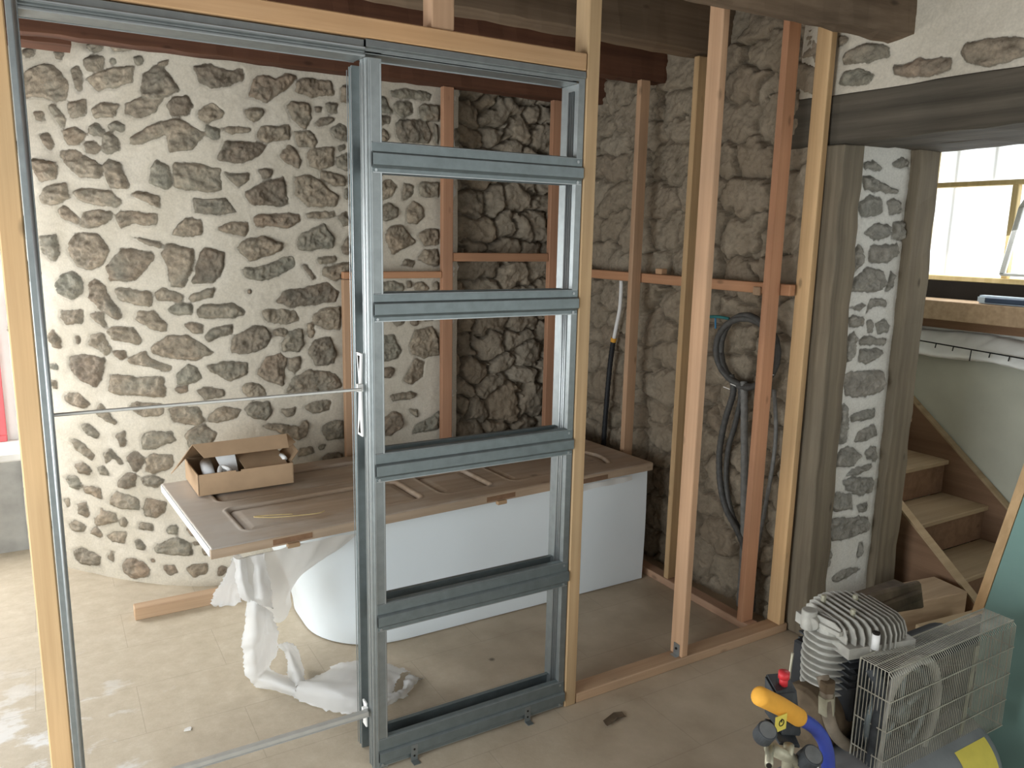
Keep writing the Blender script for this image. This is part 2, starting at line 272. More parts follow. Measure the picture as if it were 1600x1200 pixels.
# stone outlines traced in image coordinates, converted to wall centimetres; some invented fill
STONES_BACK = '''
-76.6,226.9 -69.2,230 -65.5,228.5 -60.8,220.9 -62.6,214.7 -66.9,214.5 -72.9,216.8 -77.4,216.1 -77,222
-59.6,226.6 -57.4,227.9 -55.9,224.4 -55.9,218.7 -57.6,217.8 -59.4,222.7
-54.4,222.5 -50.8,225.1 -44.1,226.9 -37.9,226.6 -38.2,221 -44.6,218.3 -48.7,218.9 -50.9,217.1 -53.2,220.5
-35.5,218.1 -34.3,223.7 -30.8,227 -27.4,226.6 -21.5,218.4 -26.3,215.9 -31.5,213.9 -35.6,214.8
-55.1,230.1 -52.5,231.4 -48,231.1 -47.7,227.8 -50.8,225.1 -54.6,225.8
-53.5,235.6 -51.3,236.9 -48,236.3 -48.2,233.5 -51.2,232.5 -53.6,234.2
-46,235.7 -35.4,234.9 -40.4,232.9 -44.5,233.3
-37.6,230.8 -34.7,231.2 -34.5,227.5 -37,227
-29.5,228.3 -25.6,229.4 -25.7,227.1 -29.1,227
-16.7,227.5 -10,228.5 -3.6,226.3 2.1,227.8 2.4,224 -2,221.2 -10.4,218.9 -14.8,221.6
3.6,217.4 6.4,224.4 9.9,226.5 15.9,225.5 21,228.5 25.1,227.5 18.7,220.9 11.5,215.7
24.6,225.9 28.3,227.3 40,227.6 41.5,221.2 30.2,219.9 23.9,221.4
44.4,225.6 47.5,226.4 47.4,218.7 43.7,219.4
-75.8,236.1 -71.4,236.2 -72.5,232.9 -75.2,232.1
-65,234.6 -61.6,234.2 -62.1,230.6 -64.8,231.3
-45.5,230.1 -43.5,230.4 -44,228.1 -45.6,228.5
-69.3,212.7 -66.6,213.3 -62.7,206.4 -64.3,203.1 -67.8,208.6
-61.4,213.7 -54.9,214.8 -55.8,208.1 -60.5,206.8 -61.6,209.8
-53.9,210.9 -49.1,213.2 -43.8,211.6 -45.3,206.9 -52.9,206.9
-42,212.5 -36.5,214.5 -28.5,214.4 -31.4,208.7 -36.9,206.6 -41.5,208.2
-27,211.6 -24.6,215.5 -19.5,215.8 -17.9,211.9 -19.9,208 -25.9,207.4
-16.2,209.7 -10.2,213.4 -5.3,209.9 -7.2,207.4 -12.8,205.6 -15.9,207.3
2.2,212 5.4,213.2 10.4,213.2 9.8,210.2 6.2,207 3.3,208.7
20.1,215.1 22.2,216.8 29.6,217.2 31.2,211.1 27.7,205.9 22,209.3
32.2,215.7 36,216.1 35.4,213.5 32.7,213.3
37.1,217.7 42.6,218.3 42.8,214.7 38.6,213.3
32.2,208.2 34.2,210.4 40.8,212.2 41,210.4 34.1,207.3
-74.3,210.4 -70.8,210.3 -71.2,206.3 -74.1,207
-73.3,200.9 -70.1,201.8 -67.8,196.7 -69.3,193.8 -72.2,196.9
-64.8,202.1 -59.9,203.9 -55.4,200.3 -58.7,196 -63,196.6
-55.2,203.2 -52.6,204.6 -49.4,201.7 -50,199.2 -54.6,200.5
-48.4,204 -44.6,205.1 -42.2,203.4 -43.1,201.2 -47.3,201.6
-50.8,193.4 -50,199.2 -47.7,201.6 -44.6,197.2 -44.8,193.8 -48.7,192.4
-57.4,196.4 -53.9,198.1 -51.2,195.4 -52.5,192.4 -56.3,193.3
-41.1,196.2 -40.3,199.1 -32,204.4 -23.4,206.8 -13.1,200.8 -18.8,194.7 -24,193.4 -27.5,193.7 -28,200.2 -36.7,196.2
-13.3,205.1 -7.9,202.5 -8.1,199.1 -10,198.2 -13.1,200.3
-7.4,203 -3.6,204.7 4.6,204.4 4.5,202.9 -3.7,201.5
7.5,202.1 8.6,205.7 20.9,207 21,201.2 10.9,199.2 7.4,199.7
22.9,204.3 29.8,205.4 33.5,201.6 31.8,198.7 24.3,198.4
39,206.7 43,210.1 47.2,208.4 47,202.1 41.7,203.3
-9.3,192.2 -6.2,198.2 0.9,198.7 11.3,198 7.6,193.2 0.5,189.8 -8.9,190.5
15.8,193.8 21.1,199.2 26.2,192.4 24.5,189.2 18.8,191.4
28.4,195.6 30.7,198.6 40.5,199.4 40.3,191.2 33.7,189.2 28.8,190.5
42.2,200.2 46.1,201 45.5,198.4 42.7,198.2
41.5,195.5 47.2,196.9 47.3,189.5 42,190.3
-66.4,191.7 -65.8,194.2 -60.5,194.3 -51.6,187.5 -51.9,182.5 -58.8,182.6 -62.8,186.6
-76.3,190.9 -67.5,188.7 -68.4,182.1 -74.4,180.6 -76.2,186.8
-51.6,187.5 -48.8,190.6 -44.7,188.4 -41.9,179.6 -42.8,177.6 -49.1,178.6 -50.2,182.5
-34.6,180.2 -33.9,186.6 -32,190 -27.4,186.7 -27.2,178.9 -29.2,177.9
-26.3,179.4 -25.6,188.9 -19,189.3 -8.6,186.9 -8.6,178 -14.1,177.3 -24.8,178.5
-6.8,185.5 3.4,186 2.7,183 -1.8,179.3 -5,182.6
6.9,187.2 10.5,188.4 13.3,187.4 12.4,184.5 8.8,183.5
1,177.4 7.2,181.7 18.1,185.3 19.3,173.5 14,172.3 3.3,172.9
22.3,185.5 29.3,186.6 33.6,184.6 42.3,177.6 41.1,173.1 28.9,172.6 22.4,177.3
34.2,188.8 45.9,186.8 45.8,182.5 41.2,181.8 34.7,185.1
-74.9,174.4 -73.2,178.6 -64.6,180.4 -63.8,173.5 -71.1,170.9 -74.6,171.9
-62.7,176.5 -59.1,178 -48.8,177.1 -45.7,172.6 -46.6,170.6 -54.3,171 -61.2,173
-42.1,175.2 -39,177 -31.5,174.9 -31.8,169.7 -37.1,172.8
-19.7,174.6 -6.8,174.8 -2.2,169.2 -10.9,168 -19.1,168.2
-68.9,169.3 -66.6,170.6 -61.2,165.9 -61.9,162.5 -67.9,165.7
-61,161.8 -59.3,167.4 -54.5,169 -48.9,168.6 -49.1,164.6 -56.7,161.6
-47.7,166.6 -45.9,169.1 -32.8,167.4 -33.4,162.9 -41.1,163.5 -46.3,161.6
4.4,167.4 6.7,168.5 24.5,169.5 24.4,166.4 18.9,163.1 5.5,163.6
27.2,169.6 40.4,171.1 40.4,168.7 30.9,167.1 27.5,168.1
41.5,168.5 46.1,171.3 47.7,165.9 44.3,164.2
-28.2,159 -22.8,166.6 -16.5,165.3 -16.3,159.8 -21.4,158.4
-10.7,161.9 -7.7,164.3 2,165.3 2.2,161.7 0.3,158.8 -5.5,160.5
-76.6,157.7 -69.8,158.1 -69,149.5 -71.1,146.3 -76.3,150.3
-65.5,154.9 -63,158.6 -55.1,159.3 -50.8,152.3 -52.4,147.6 -58.8,142.7 -63.1,144.5 -65.4,149.7
-43.1,158.2 -40.6,157.7 -32.1,155.9 -31.8,153.4 -38.1,155.3
-52.1,145.1 -46.4,153 -34.9,151.8 -35,148.8 -42.5,139.3 -51.2,138.4
-32.2,150.9 -30.3,155.5 -19.9,153.2 -20.6,147.1 -23.6,139.9 -24.6,137.3 -29.1,137.2 -30,145.9
-18.2,150.2 -16.2,153.8 -7.8,152.4 -8.5,146.2 -13.1,139 -21.9,138.4
-3.4,153.4 -0.8,157.1 8.4,159.3 16.6,156.8 16,153.1 1.9,148.5
22.5,156.9 25.3,161.1 35.3,165.1 40.2,159.3 39.5,154.9 29.5,153.2 22.9,154.2
31.6,150 41.1,150.6 41.1,148.4 32.6,146.8
-1.3,145.2 9,146.8 15.9,149.9 21.2,151 22.2,146.2 14,142 6.6,139.4 -0.4,141.6
25.1,146.8 27.1,146.8 30.8,140.8 29.1,140.3
33.7,145.1 47.4,148.4 47.3,141.7 40.3,139.6 34.2,141.8
42.9,155 47.1,160.5 47.7,152.3 44,151.7
45.2,180.9 46.9,182 47,176.7 45.4,176.6
-70.8,137.1 -68.7,140.9 -64.2,142.2 -61,139.2 -61.6,133.4 -65.9,129.4 -70.3,131.7
-59.1,137.8 -56.8,139.5 -54,136 -47.7,123.2 -49.6,121.5 -55.5,125.3 -59.4,131.4
-49.7,134.6 -47.8,136.1 -37.5,134.7 -36,130.6 -37,128.3 -48.2,130.2
-35.8,134.8 -32.2,136.7 -24.8,133.5 -25.4,131.1 -34.2,131.2
-23.5,132.5 -19.8,135.2 -12.7,137.1 -13.8,133.1 -21.8,130.8
-31.8,127.7 -27.2,130.4 -21.9,130 -22.1,125 -29.2,125.6
-20.2,126.9 -18.2,129.5 -5.8,130.1 -0.1,126.2 -5.1,123.8 -19.4,123.8
12.6,130.6 15.9,134.9 36.9,138.9 41.9,134.4 40.1,130 19.4,127.8
-0.2,136 1.4,136.7 2.3,134.9 0.3,134.6
6.1,126 9.3,127.3 21,126.1 23.1,122.2 17.6,120.2 8.6,121.6
28.7,123.7 33.2,126.8 42.4,127.7 42.4,117 35.3,117 29.1,120.9
-42.6,122.5 -41.9,126.2 -36.2,126.4 -31.7,121.4 -32.3,117.7 -36.7,118.1
-70.9,124.1 -62.6,125.3 -62.6,119.4 -69.5,117.7 -70.6,120.9
-60.5,123.9 -54.7,124.9 -54.2,118 -57.6,119.9
-54.3,116.9 -51.5,119 -43.6,118.7 -41.5,113.6 -43.2,111.4 -51.9,112.8
-25.4,121 -23.1,122.1 -17.7,120.6 -18.3,117.5 -22.5,117.7
-17.9,115.9 -15,119 -6.2,121 -6.2,116.8 -12.3,115.3 -16.2,113.5
-7.8,110.9 -5.4,116.2 3.8,120.4 8,118.9 10.5,115 6.6,109.8 0.2,107.4 -7.2,108.8
11.1,117.7 13.8,118.9 17.5,117.5 16.3,114.8 11.5,115.5
14.1,111.6 18.6,117.4 24,117.8 25,110.5 21.5,107.4 14.5,108.3
26.3,119.9 29.1,120.5 29.8,115.8 28.4,113.5 26.5,114.9
26.3,107.1 29.5,112.5 36.9,113.3 40.2,105.2 38.3,100.7 29.2,100.7
-61.4,109.8 -59.3,114.9 -55.7,115.7 -53.1,109.5 -55,105 -57.5,107.5
-77.3,112.6 -74.8,115.3 -72.2,112 -71.4,107.1 -74.9,107.3
-66.2,113.1 -64.5,113.8 -64.6,110 -65.9,109.9
-38.4,111.1 -31.5,115.7 -24.3,116.6 -14.5,109 -22.1,104.8 -32,106.1 -37.2,108.5
-52.7,107.4 -47.7,108.3 -47.5,105.1 -49.7,104.2 -52.3,105.8
-46.6,104.7 -40.2,108.9 -37.3,105.3 -30.9,101.9 -31.9,99.8 -39.3,102 -45.9,102.6
-69.1,103.5 -64.9,105.6 -55.1,103.9 -56.3,98.4 -59.5,90.3 -64.8,92.9 -69.1,96.8
-29.2,98.2 -24.9,103.7 -21.4,102.1 -19.6,96.8 -25.3,94.5 -29.4,94.4
-18.1,102.6 -9.9,104.6 -0.9,103.7 -1.1,98.3 -8.3,95.9 -14.4,99.3
3,98.6 7.5,105.4 13.4,107.5 17.1,104.3 15.2,96.6 14,92.2 8.1,94.9
17.6,104.3 22.6,105.1 22.6,99.5 19.6,97.4 17.5,99.8
16.1,91 19,95.2 26.9,98.6 39.4,96 42.2,89.4 33.4,87.3 20.9,87.2 16.6,88.7
-55.1,89.8 -53.7,97.3 -44.9,96.7 -34.2,97.8 -33.8,88.9 -41.8,88.7 -52.5,88
-30.9,92.8 -25.8,94 -25,91.3 -28.3,90.2
-21.8,91.9 -17.1,93.5 -10.9,91.7 -11,89 -19.3,87.6
-3.4,93.5 1.8,94.8 6.4,91.7 6.8,88.3 0.4,86.6 -3,90.2
-77.4,99.2 -73.6,99.7 -73.4,96.3 -76.6,96.5
-77,91.4 -74.6,91.7 -74.9,88.3 -76.8,87.8
-72.5,82.9 -70.8,86.6 -66.1,87.2 -62.3,82.1 -64.8,79.8 -69.4,80.6
-47.4,84 -44.6,85.6 -34.9,85 -35.1,80.1 -42.3,79.3 -46.6,81.3
-60.3,79.1 -58.6,83.2 -55.7,79.7 -52.5,75.7 -53.3,73.9 -58.6,76
-32.8,83 -29.5,84.7 -21.3,84.4 -19.2,77.8 -22.6,76.2 -31.7,77.6
-18.8,77.8 -15.6,83.1 -9.8,84.2 -4.3,82.5 -5.9,79.3 -14.9,76.7
-2.8,82.4 -0.1,85.8 7.8,85.5 9.2,80.3 6.4,76.6 1.1,77.7
12.8,81.1 20.2,81.6 19,77.7 16.2,77.4
23.5,81.3 29.9,83.9 36.5,82.9 36.1,78.9 27.4,77.7
-66.7,72.5 -63.4,73.5 -59.3,69.1 -61.1,66.5 -65.5,68.7
-54.1,68.7 -49.9,71.7 -49.7,67.1 -51.7,63.4
-44.2,68.9 -42.7,71.8 -31.7,73.4 -31.6,68.8 -39.5,64.9 -43.6,63.9
-27.4,71.1 -25.4,74.4 -19.8,76.2 -15.1,72.1 -17.3,66.7 -25.8,65.6
32.4,71.1 38.9,73.7 43,72.9 42.9,64 35.2,64.3 32.3,67.6
-70.4,65 -67.7,64.3 -62,58.4 -63.6,56.1 -68.9,59.5
-58.8,59 -56.3,62.8 -51.2,56.7 -52.6,55.4 -55.7,58.4 -58.2,54.5
-50.2,59.1 -46.3,63.2 -43.2,60.1 -44.5,55.4 -47.8,52.6
-43.3,53.3 -42.5,60.1 -39.6,62.4 -32.4,62.1 -32.7,56.5 -40.2,52.5
-69.9,52.3 -67,54 -63.7,51.2 -65,48.6 -69.2,48.4
-61.5,52.8 -59.1,53.8 -56.5,49.7 -60.3,49.5
-54,47.2 -50.1,52.1 -46.7,51.7 -47.3,45.9 -51.5,43.9 -53.7,44.9
-45.5,50.1 -40.2,51.9 -36.2,50 -39.6,46.3 -44,47.5
-74.2,45 -70.7,46.9 -68.2,42.7 -70.3,39.9 -73.5,41.6
-67.8,42.2 -61.7,42.9 -60.3,37.9 -67.5,39.3
29.9,62 34,62.9 33.3,60.4 31,60.1
21.9,61.8 27,61.5 28.3,58.7 20,57.4
4.7,74 7.4,75.2 21.6,72.3 23.9,75.5 26.1,72.9 24.9,67.9 20.3,65.5 10.5,71.1
-58.4,36.2 -55.3,42.2 -46.3,39.9 -46.5,35.3 -53.9,34.7
-45.2,35.5 -43.5,40.9 -36.3,40 -36.7,35.4 -40.4,31.8 -44.9,32.7
-70.7,33.5 -67.3,34.6 -65.8,29.3 -67.4,26.8 -70.6,28.2
-74.9,22.4 -72.3,24.8 -67.6,22.9 -68.8,19.6 -73.6,19.7
-64.1,27.3 -61.4,32.4 -55.9,31.4 -55.7,27.4 -63.8,24.4
-54.7,28.7 -52.7,30.6 -51,28.2 -52.6,25.2 -54.4,25.9
-66.3,21.4 -64.3,23.4 -61.7,20.7 -62.5,18.4 -65.5,19.2
-59.6,20 -57.4,22.7 -52.2,23.6 -53.5,17.5 -57.6,18.1
-46.9,28.9 -41.9,28.5 -42,26 -47.5,25.8
-36.6,27.9 -34.1,29.6 -31.6,27.8 -32.5,24.9 -36.1,25.1
-29,27.2 -26.6,30.2 -23.4,26.8 -22.1,24 -26.9,23.8
-49,19.7 -47.3,21 -45,18.1 -45.8,15.4 -48.5,16.3
-41.6,16.9 -40.5,19.7 -32.5,23.7 -27,20.4 -27.3,15.3 -36.6,15.1 -41.2,15.2
-26.5,20.9 -25.1,21.6 -24.2,19.9 -25.9,19.2
-23.4,17.5 -21.4,20.1 -18.5,18.6 -18.6,16.3 -22.5,15
-55.4,6.7 -53.5,10.1 -49.7,11.6 -44,7.1 -45.1,3.3 -50.3,0.8 -54.8,3.2
-44.2,11.8 -42.3,12.1 -42,10.4 -43.3,10.2
-39.2,9.8 -34.6,10.1 -33.4,6.1 -36.2,4.6 -38.8,7.8
-29.7,8 -27.5,11 -21.3,10.8 -22,6.4 -27.8,4.3
-17.5,8 -14.9,9.5 -13.5,7.6 -15.2,4 -17.6,5.6
-74.3,9.2 -70.3,12 -63.3,9.5 -63.6,4.6 -69.9,3.6 -73.6,5.7
-60,9.2 -58.7,12.5 -57.5,12.2 -58.7,7.7
-75.5,33.7 -73.5,34.7 -73.3,31.2 -75,30.2
61.7,223.3 65.2,223.6 69.3,216.6 67.5,215.9 62.2,217
67.6,226.5 74.7,227.8 88.8,227.1 87.5,223.8 68.7,223.5
69.9,219.9 72.3,222 78.3,221.8 78.9,217.5 74.6,214.8 71,216.3
82,220 84.4,222.2 91.9,222 93.2,215 84.4,214.2 81.7,216.7
70.4,211.4 72.2,213.7 85.7,214.9 89.4,208.6 86.9,204 73.4,203.6 71,206.1
62.1,208 64.5,209.3 67.4,205.8 65,203.3 62.1,204.3
100.9,212.3 111.4,213.8 115.8,210.7 115.3,203.2 101,203.9
61.8,184.9 67.2,186.3 70.6,183.7 68.3,178.7 63.5,176.8 61.8,179.5
74.5,185.6 79.4,184.7 78.8,180.2 73.8,176.9 73.8,182.2
81.3,184.8 84.4,186.3 92.7,186.5 92.7,179.7 83.1,179.8
61.9,174 67.1,175.9 71.3,173.8 71.3,169.9 64.6,166.9 62,169.6
75.4,173.4 79.4,177.4 84.4,174.8 85,170.3 80.6,166.2 75.6,166.6
64.6,160.8 67,164.7 73.1,166 80.6,157.6 74.3,154.7 68.1,151.8 65.1,157.4
81.9,161.7 86.9,164.6 92.7,164.2 92.8,156.6 84.4,156
73,146.1 74.3,149.6 79.9,149 79.3,145.6
81.2,150.2 84.4,154.2 92.8,154.5 92.8,146.1 84.4,147.9
90,213.6 91.9,213.2 92.6,204.4 90.7,205.4
61.6,214.9 68.6,215 67.4,211.7 62.1,210.7
101,200.5 107.6,199.9 113,194.5 106.4,187.2 101.1,189.2
62.2,113.2 69,112.9 72.8,105 70.2,101.6 62.1,100.3
76.6,106.6 80.5,114.8 89.6,116.2 92.9,110.6 93,102.1 84.4,100.7 78.5,102.9
73.3,90 79.8,100.4 85,98.9 84.4,91.6 77.8,87.8
61.7,96.8 66.4,97.4 69.2,95.7 67,91.7 62,92.6
66.3,83.3 76.5,84.2 81.4,82.6 79.7,80.9 67.5,79.8
61.8,71.6 67.5,74.7 72.6,73 73.2,66.7 67.4,63.1 61.7,63.1
78.4,62.4 80.4,67.2 87,69 93.1,72.8 93.1,63.3 85.7,62.3
76.5,75.1 81,74.6 81.9,70.8 79.1,71.7
61.9,138.6 68,139.3 74.2,137.3 74.2,134.4 62.5,134.6
75.5,139 78,139.3 78.6,136.1 76.1,135.5
79.9,137.2 83.1,138.9 87.6,135.9 87,134.2 79.9,134.3
89.6,138.3 92.8,138.8 92.8,134.1 90.2,134.1
57.4,135.1 55.5,136.7 52.5,136.1 52.3,133.8 54.3,132.1 56.8,132.8
86.7,196.0 84.9,199.4 82.1,198.0 81.3,193.7 83.6,191.2 86.1,192.3
93.0,39.4 88.2,42.1 83.1,41.2 81.7,36.9 85.5,33.6 92.1,35.3
55.1,49.6 52.4,51.2 49.1,50.7 48.6,48.4 50.8,47.0 53.9,47.4
60.7,18.4 56.7,20.3 51.0,19.3 49.7,17.0 54.3,15.8 59.6,16.2
89.2,25.9 85.9,28.8 82.0,27.8 81.3,23.7 84.3,21.3 88.1,21.7
64.9,32.1 62.5,33.6 59.3,33.0 58.7,30.8 60.9,29.1 63.9,29.6
60.6,212.9 56.2,215.3 51.1,214.2 49.2,210.7 53.9,208.7 59.0,209.6
61.2,73.6 57.0,75.8 51.9,74.9 51.9,71.4 55.0,68.8 59.1,70.2
68.7,22.7 65.9,25.2 62.0,24.5 61.5,20.4 64.3,16.9 67.9,18.5
49.7,15.1 44.7,18.6 38.0,16.4 37.9,12.8 42.1,9.6 47.9,10.9
83.7,39.9 80.8,42.3 76.0,41.4 75.7,37.7 78.8,35.3 83.2,36.6
56.9,11.3 51.5,13.2 46.2,12.8 45.0,9.5 49.0,7.6 54.7,8.1
77.7,48.5 75.0,51.1 72.0,49.6 71.0,46.6 73.4,44.4 76.9,45.5
64.5,190.9 60.0,193.0 54.0,191.8 53.1,189.4 57.2,187.1 63.3,188.5
52.8,186.6 50.8,188.3 47.6,187.7 47.2,184.5 49.3,182.6 52.5,183.6
63.6,198.1 61.5,199.9 58.6,199.2 57.5,196.6 60.1,194.8 63.1,195.7
63.2,39.5 60.1,42.3 55.9,41.0 54.1,37.3 58.1,34.1 62.9,36.0
54.8,145.7 52.6,148.8 49.4,147.4 48.1,143.3 50.9,140.2 54.1,141.8
78.4,194.5 74.6,196.3 69.3,195.6 67.7,193.1 71.7,191.1 77.4,191.8
58.1,113.3 54.7,116.2 50.1,114.6 48.8,111.0 52.4,108.8 57.2,109.4
49.8,32.6 44.5,33.9 38.8,33.4 35.9,31.4 41.8,29.8 48.4,30.7
79.6,127.2 75.8,130.2 69.1,129.0 67.8,125.0 73.0,121.7 79.5,123.1
57.8,176.7 53.9,179.5 48.9,177.9 47.5,174.4 51.7,171.6 56.2,173.1
39.0,51.8 34.3,53.7 27.8,53.0 26.4,50.2 31.5,48.4 37.1,49.3
80.0,19.2 77.3,21.1 73.4,20.3 71.6,17.5 75.3,15.2 79.0,16.2
41.0,34.5 36.5,37.3 31.2,35.7 30.1,32.5 33.9,30.1 38.6,30.8
59.0,222.6 55.8,225.6 52.0,224.1 51.9,220.1 54.1,217.2 57.5,218.8
89.5,31.7 86.8,34.8 83.2,33.6 82.9,29.7 85.2,26.6 88.4,28.2
50.0,38.4 47.8,40.6 44.2,40.0 43.3,36.2 46.2,34.0 49.5,34.9
72.3,11.2 70.0,13.5 66.0,12.6 64.7,9.5 68.1,7.6 72.4,8.1
61.7,119.9 59.9,122.6 57.1,121.2 55.8,118.1 58.6,116.1 61.7,116.9
54.4,67.3 51.7,68.8 47.5,68.0 47.5,66.0 50.0,64.6 53.6,65.1
76.3,53.4 72.9,55.9 68.7,55.6 66.2,51.2 70.6,48.1 75.4,49.1
97.0,43.8 93.1,45.9 86.7,45.1 86.0,42.3 90.1,40.4 96.7,41.2
56.7,54.5 52.6,55.8 47.0,55.3 45.9,53.2 50.2,51.8 55.7,52.3
95.5,17.1 91.6,18.8 87.4,18.1 87.0,15.4 89.5,13.6 93.9,14.1
103.0,26.4 99.0,30.0 92.1,28.5 90.8,23.8 96.0,20.8 101.9,22.1
95.8,126.9 91.9,129.4 87.1,128.4 86.0,124.8 89.7,122.8 95.1,123.3
60.0,92.0 57.2,94.9 53.9,93.2 53.2,89.2 55.7,86.4 58.8,87.9
89.7,128.9 85.0,130.8 77.7,129.9 77.0,127.5 81.9,125.6 88.6,126.5
40.5,26.0 36.2,28.9 31.3,27.5 30.6,24.0 33.7,21.3 38.8,22.8
46.2,45.8 43.7,47.7 40.8,46.8 39.6,44.2 42.2,41.8 45.8,42.7
54.7,83.8 50.9,85.8 46.3,85.0 45.5,81.8 48.7,79.5 53.0,80.9
83.5,53.7 79.9,55.2 75.1,54.5 73.6,52.5 77.7,50.7 82.4,51.4
36.5,45.6 32.9,48.1 29.0,47.0 27.8,43.5 30.9,41.3 35.6,42.0
57.6,123.3 53.9,126.4 49.1,124.8 48.4,120.9 51.7,117.8 56.2,119.9
57.8,46.0 55.7,47.8 52.4,46.8 51.6,43.8 54.2,41.2 57.4,42.3
63.4,130.2 61.4,131.5 58.5,130.9 58.2,128.9 60.0,127.5 62.8,128.1
99.5,52.0 96.7,54.4 93.2,53.0 92.4,49.8 95.1,47.5 98.6,49.0
53.6,57.1 50.1,59.8 45.2,58.7 44.1,54.8 47.7,52.2 52.9,53.6
78.6,31.8 74.0,34.3 68.6,33.9 65.8,29.7 71.2,26.7 77.2,28.2
56.1,164.3 52.8,166.4 49.2,165.2 47.7,162.7 51.2,160.9 55.1,161.5
101.9,36.0 97.5,38.0 92.0,37.2 90.5,34.3 94.7,32.0 101.1,33.1
63.4,26.2 57.5,28.3 51.3,27.3 50.7,24.2 54.5,21.9 61.2,23.0
87.1,12.8 83.9,16.0 80.3,14.6 79.5,10.8 82.2,7.9 85.6,9.7
102.0,193.1 98.5,194.3 93.6,193.6 92.1,191.7 96.0,189.8 100.7,191.0
101.3,12.1 97.0,15.0 91.6,13.7 90.1,9.4 94.8,7.4 100.2,8.4
62.1,154.1 57.4,156.7 51.5,155.8 49.9,152.0 54.7,149.5 60.2,149.9
55.5,62.7 52.1,65.2 46.8,64.6 46.6,60.5 49.8,57.8 55.4,58.8
57.6,161.7 54.6,164.6 50.1,163.2 48.9,159.6 52.7,156.7 56.9,158.3
53.7,79.0 50.5,80.7 46.8,79.8 46.4,77.7 48.9,76.0 53.0,77.0
97.4,198.8 92.6,201.1 87.1,199.9 85.0,197.4 89.9,195.2 95.6,196.2
34.2,14.9 31.5,17.8 27.9,16.3 27.2,12.3 29.9,9.4 34.1,10.8
59.6,206.6 55.9,208.6 50.8,208.1 50.2,204.8 53.5,202.8 58.9,203.7
58.8,197.6 55.0,199.9 48.9,198.7 47.7,195.5 52.3,192.7 57.6,193.9
59.0,80.8 56.1,83.1 52.2,82.2 51.7,78.6 54.4,75.8 58.4,77.4
65.5,50.0 62.7,51.2 59.4,50.8 58.9,48.8 61.3,47.1 64.3,48.1
99.8,121.6 97.1,123.5 93.6,122.4 93.0,120.4 95.3,118.9 99.2,119.6
51.7,25.7 48.8,28.0 44.9,27.1 44.0,23.9 47.1,22.4 50.4,22.7
43.1,20.0 40.8,23.3 37.5,21.5 36.8,17.6 39.1,15.0 42.5,15.9
35.7,20.8 32.1,22.7 27.7,21.9 26.1,19.6 29.9,17.8 34.6,18.7
58.6,99.0 56.5,101.2 53.4,100.5 52.2,97.3 55.0,95.0 58.5,96.1
74.1,38.2 70.9,40.1 67.1,39.0 66.3,36.8 68.9,35.5 72.6,35.9
94.8,54.2 90.7,56.6 86.8,55.2 85.2,52.5 88.8,50.6 93.5,51.3
85.7,47.8 83.0,49.4 79.4,49.1 78.5,46.2 81.5,44.2 85.1,45.2
54.4,102.2 51.5,104.9 47.2,103.7 47.1,100.4 49.6,97.9 54.1,98.9
70.5,16.3 64.7,19.2 58.5,17.4 56.2,14.5 61.4,11.9 67.4,12.9
58.1,144.4 56.0,147.4 52.9,146.3 51.9,141.9 54.4,138.7 58.1,140.2
82.0,120.2 80.0,121.7 77.3,121.5 76.4,118.6 78.7,116.8 81.2,117.3
103.8,125.9 98.7,128.6 92.9,127.1 92.0,123.8 96.3,121.2 102.1,122.7
55.5,127.9 53.5,130.2 50.5,129.4 49.4,126.3 52.0,124.5 54.9,124.8
63.3,11.0 59.1,13.3 53.2,12.4 52.3,9.0 56.2,6.9 61.8,7.8
60.5,65.3 57.4,67.8 52.7,66.9 52.0,63.2 55.0,60.5 60.5,61.7
83.0,24.8 80.8,26.3 77.0,26.0 76.2,23.3 79.2,21.7 82.5,22.5
78.8,14.5 76.4,16.8 72.7,15.4 71.7,12.5 74.9,10.4 78.0,10.8
77.3,37.0 75.0,39.6 72.1,38.6 71.0,35.0 73.6,32.7 76.9,33.4
39.4,11.6 36.7,13.6 32.9,12.6 31.9,9.8 34.8,7.8 38.8,8.9
74.3,131.1 71.6,133.2 68.4,132.0 67.6,129.4 70.3,127.8 73.0,128.4
72.2,54.3 67.4,56.7 61.2,55.7 60.3,52.7 64.4,51.0 71.6,51.6
55.0,170.9 53.0,172.6 49.9,172.4 49.7,169.4 51.5,167.5 54.5,168.1
41.4,40.2 37.9,43.0 33.9,41.9 31.9,37.7 35.8,34.8 40.1,35.8
74.7,122.2 71.8,124.4 68.6,123.9 67.7,119.8 70.3,117.0 74.0,118.4
90.9,121.8 88.0,123.5 84.6,122.5 83.8,120.3 86.3,118.9 89.7,119.4
54.9,38.8 52.7,41.2 50.0,40.2 49.2,36.8 51.4,34.9 54.4,35.4
42.4,55.8 37.8,57.6 32.5,56.6 31.3,54.3 35.3,52.3 40.3,53.1
90.3,19.8 86.6,22.3 81.3,21.3 79.9,17.5 83.8,14.4 90.1,15.6
60.4,108.1 58.4,111.2 54.9,109.6 54.9,106.1 56.9,103.8 60.2,104.5
71.3,43.5 69.2,45.0 66.2,44.5 65.9,42.4 67.9,40.9 70.8,41.5
77.6,199.9 74.6,201.9 69.9,200.8 68.7,198.6 72.4,197.1 77.3,197.3'''
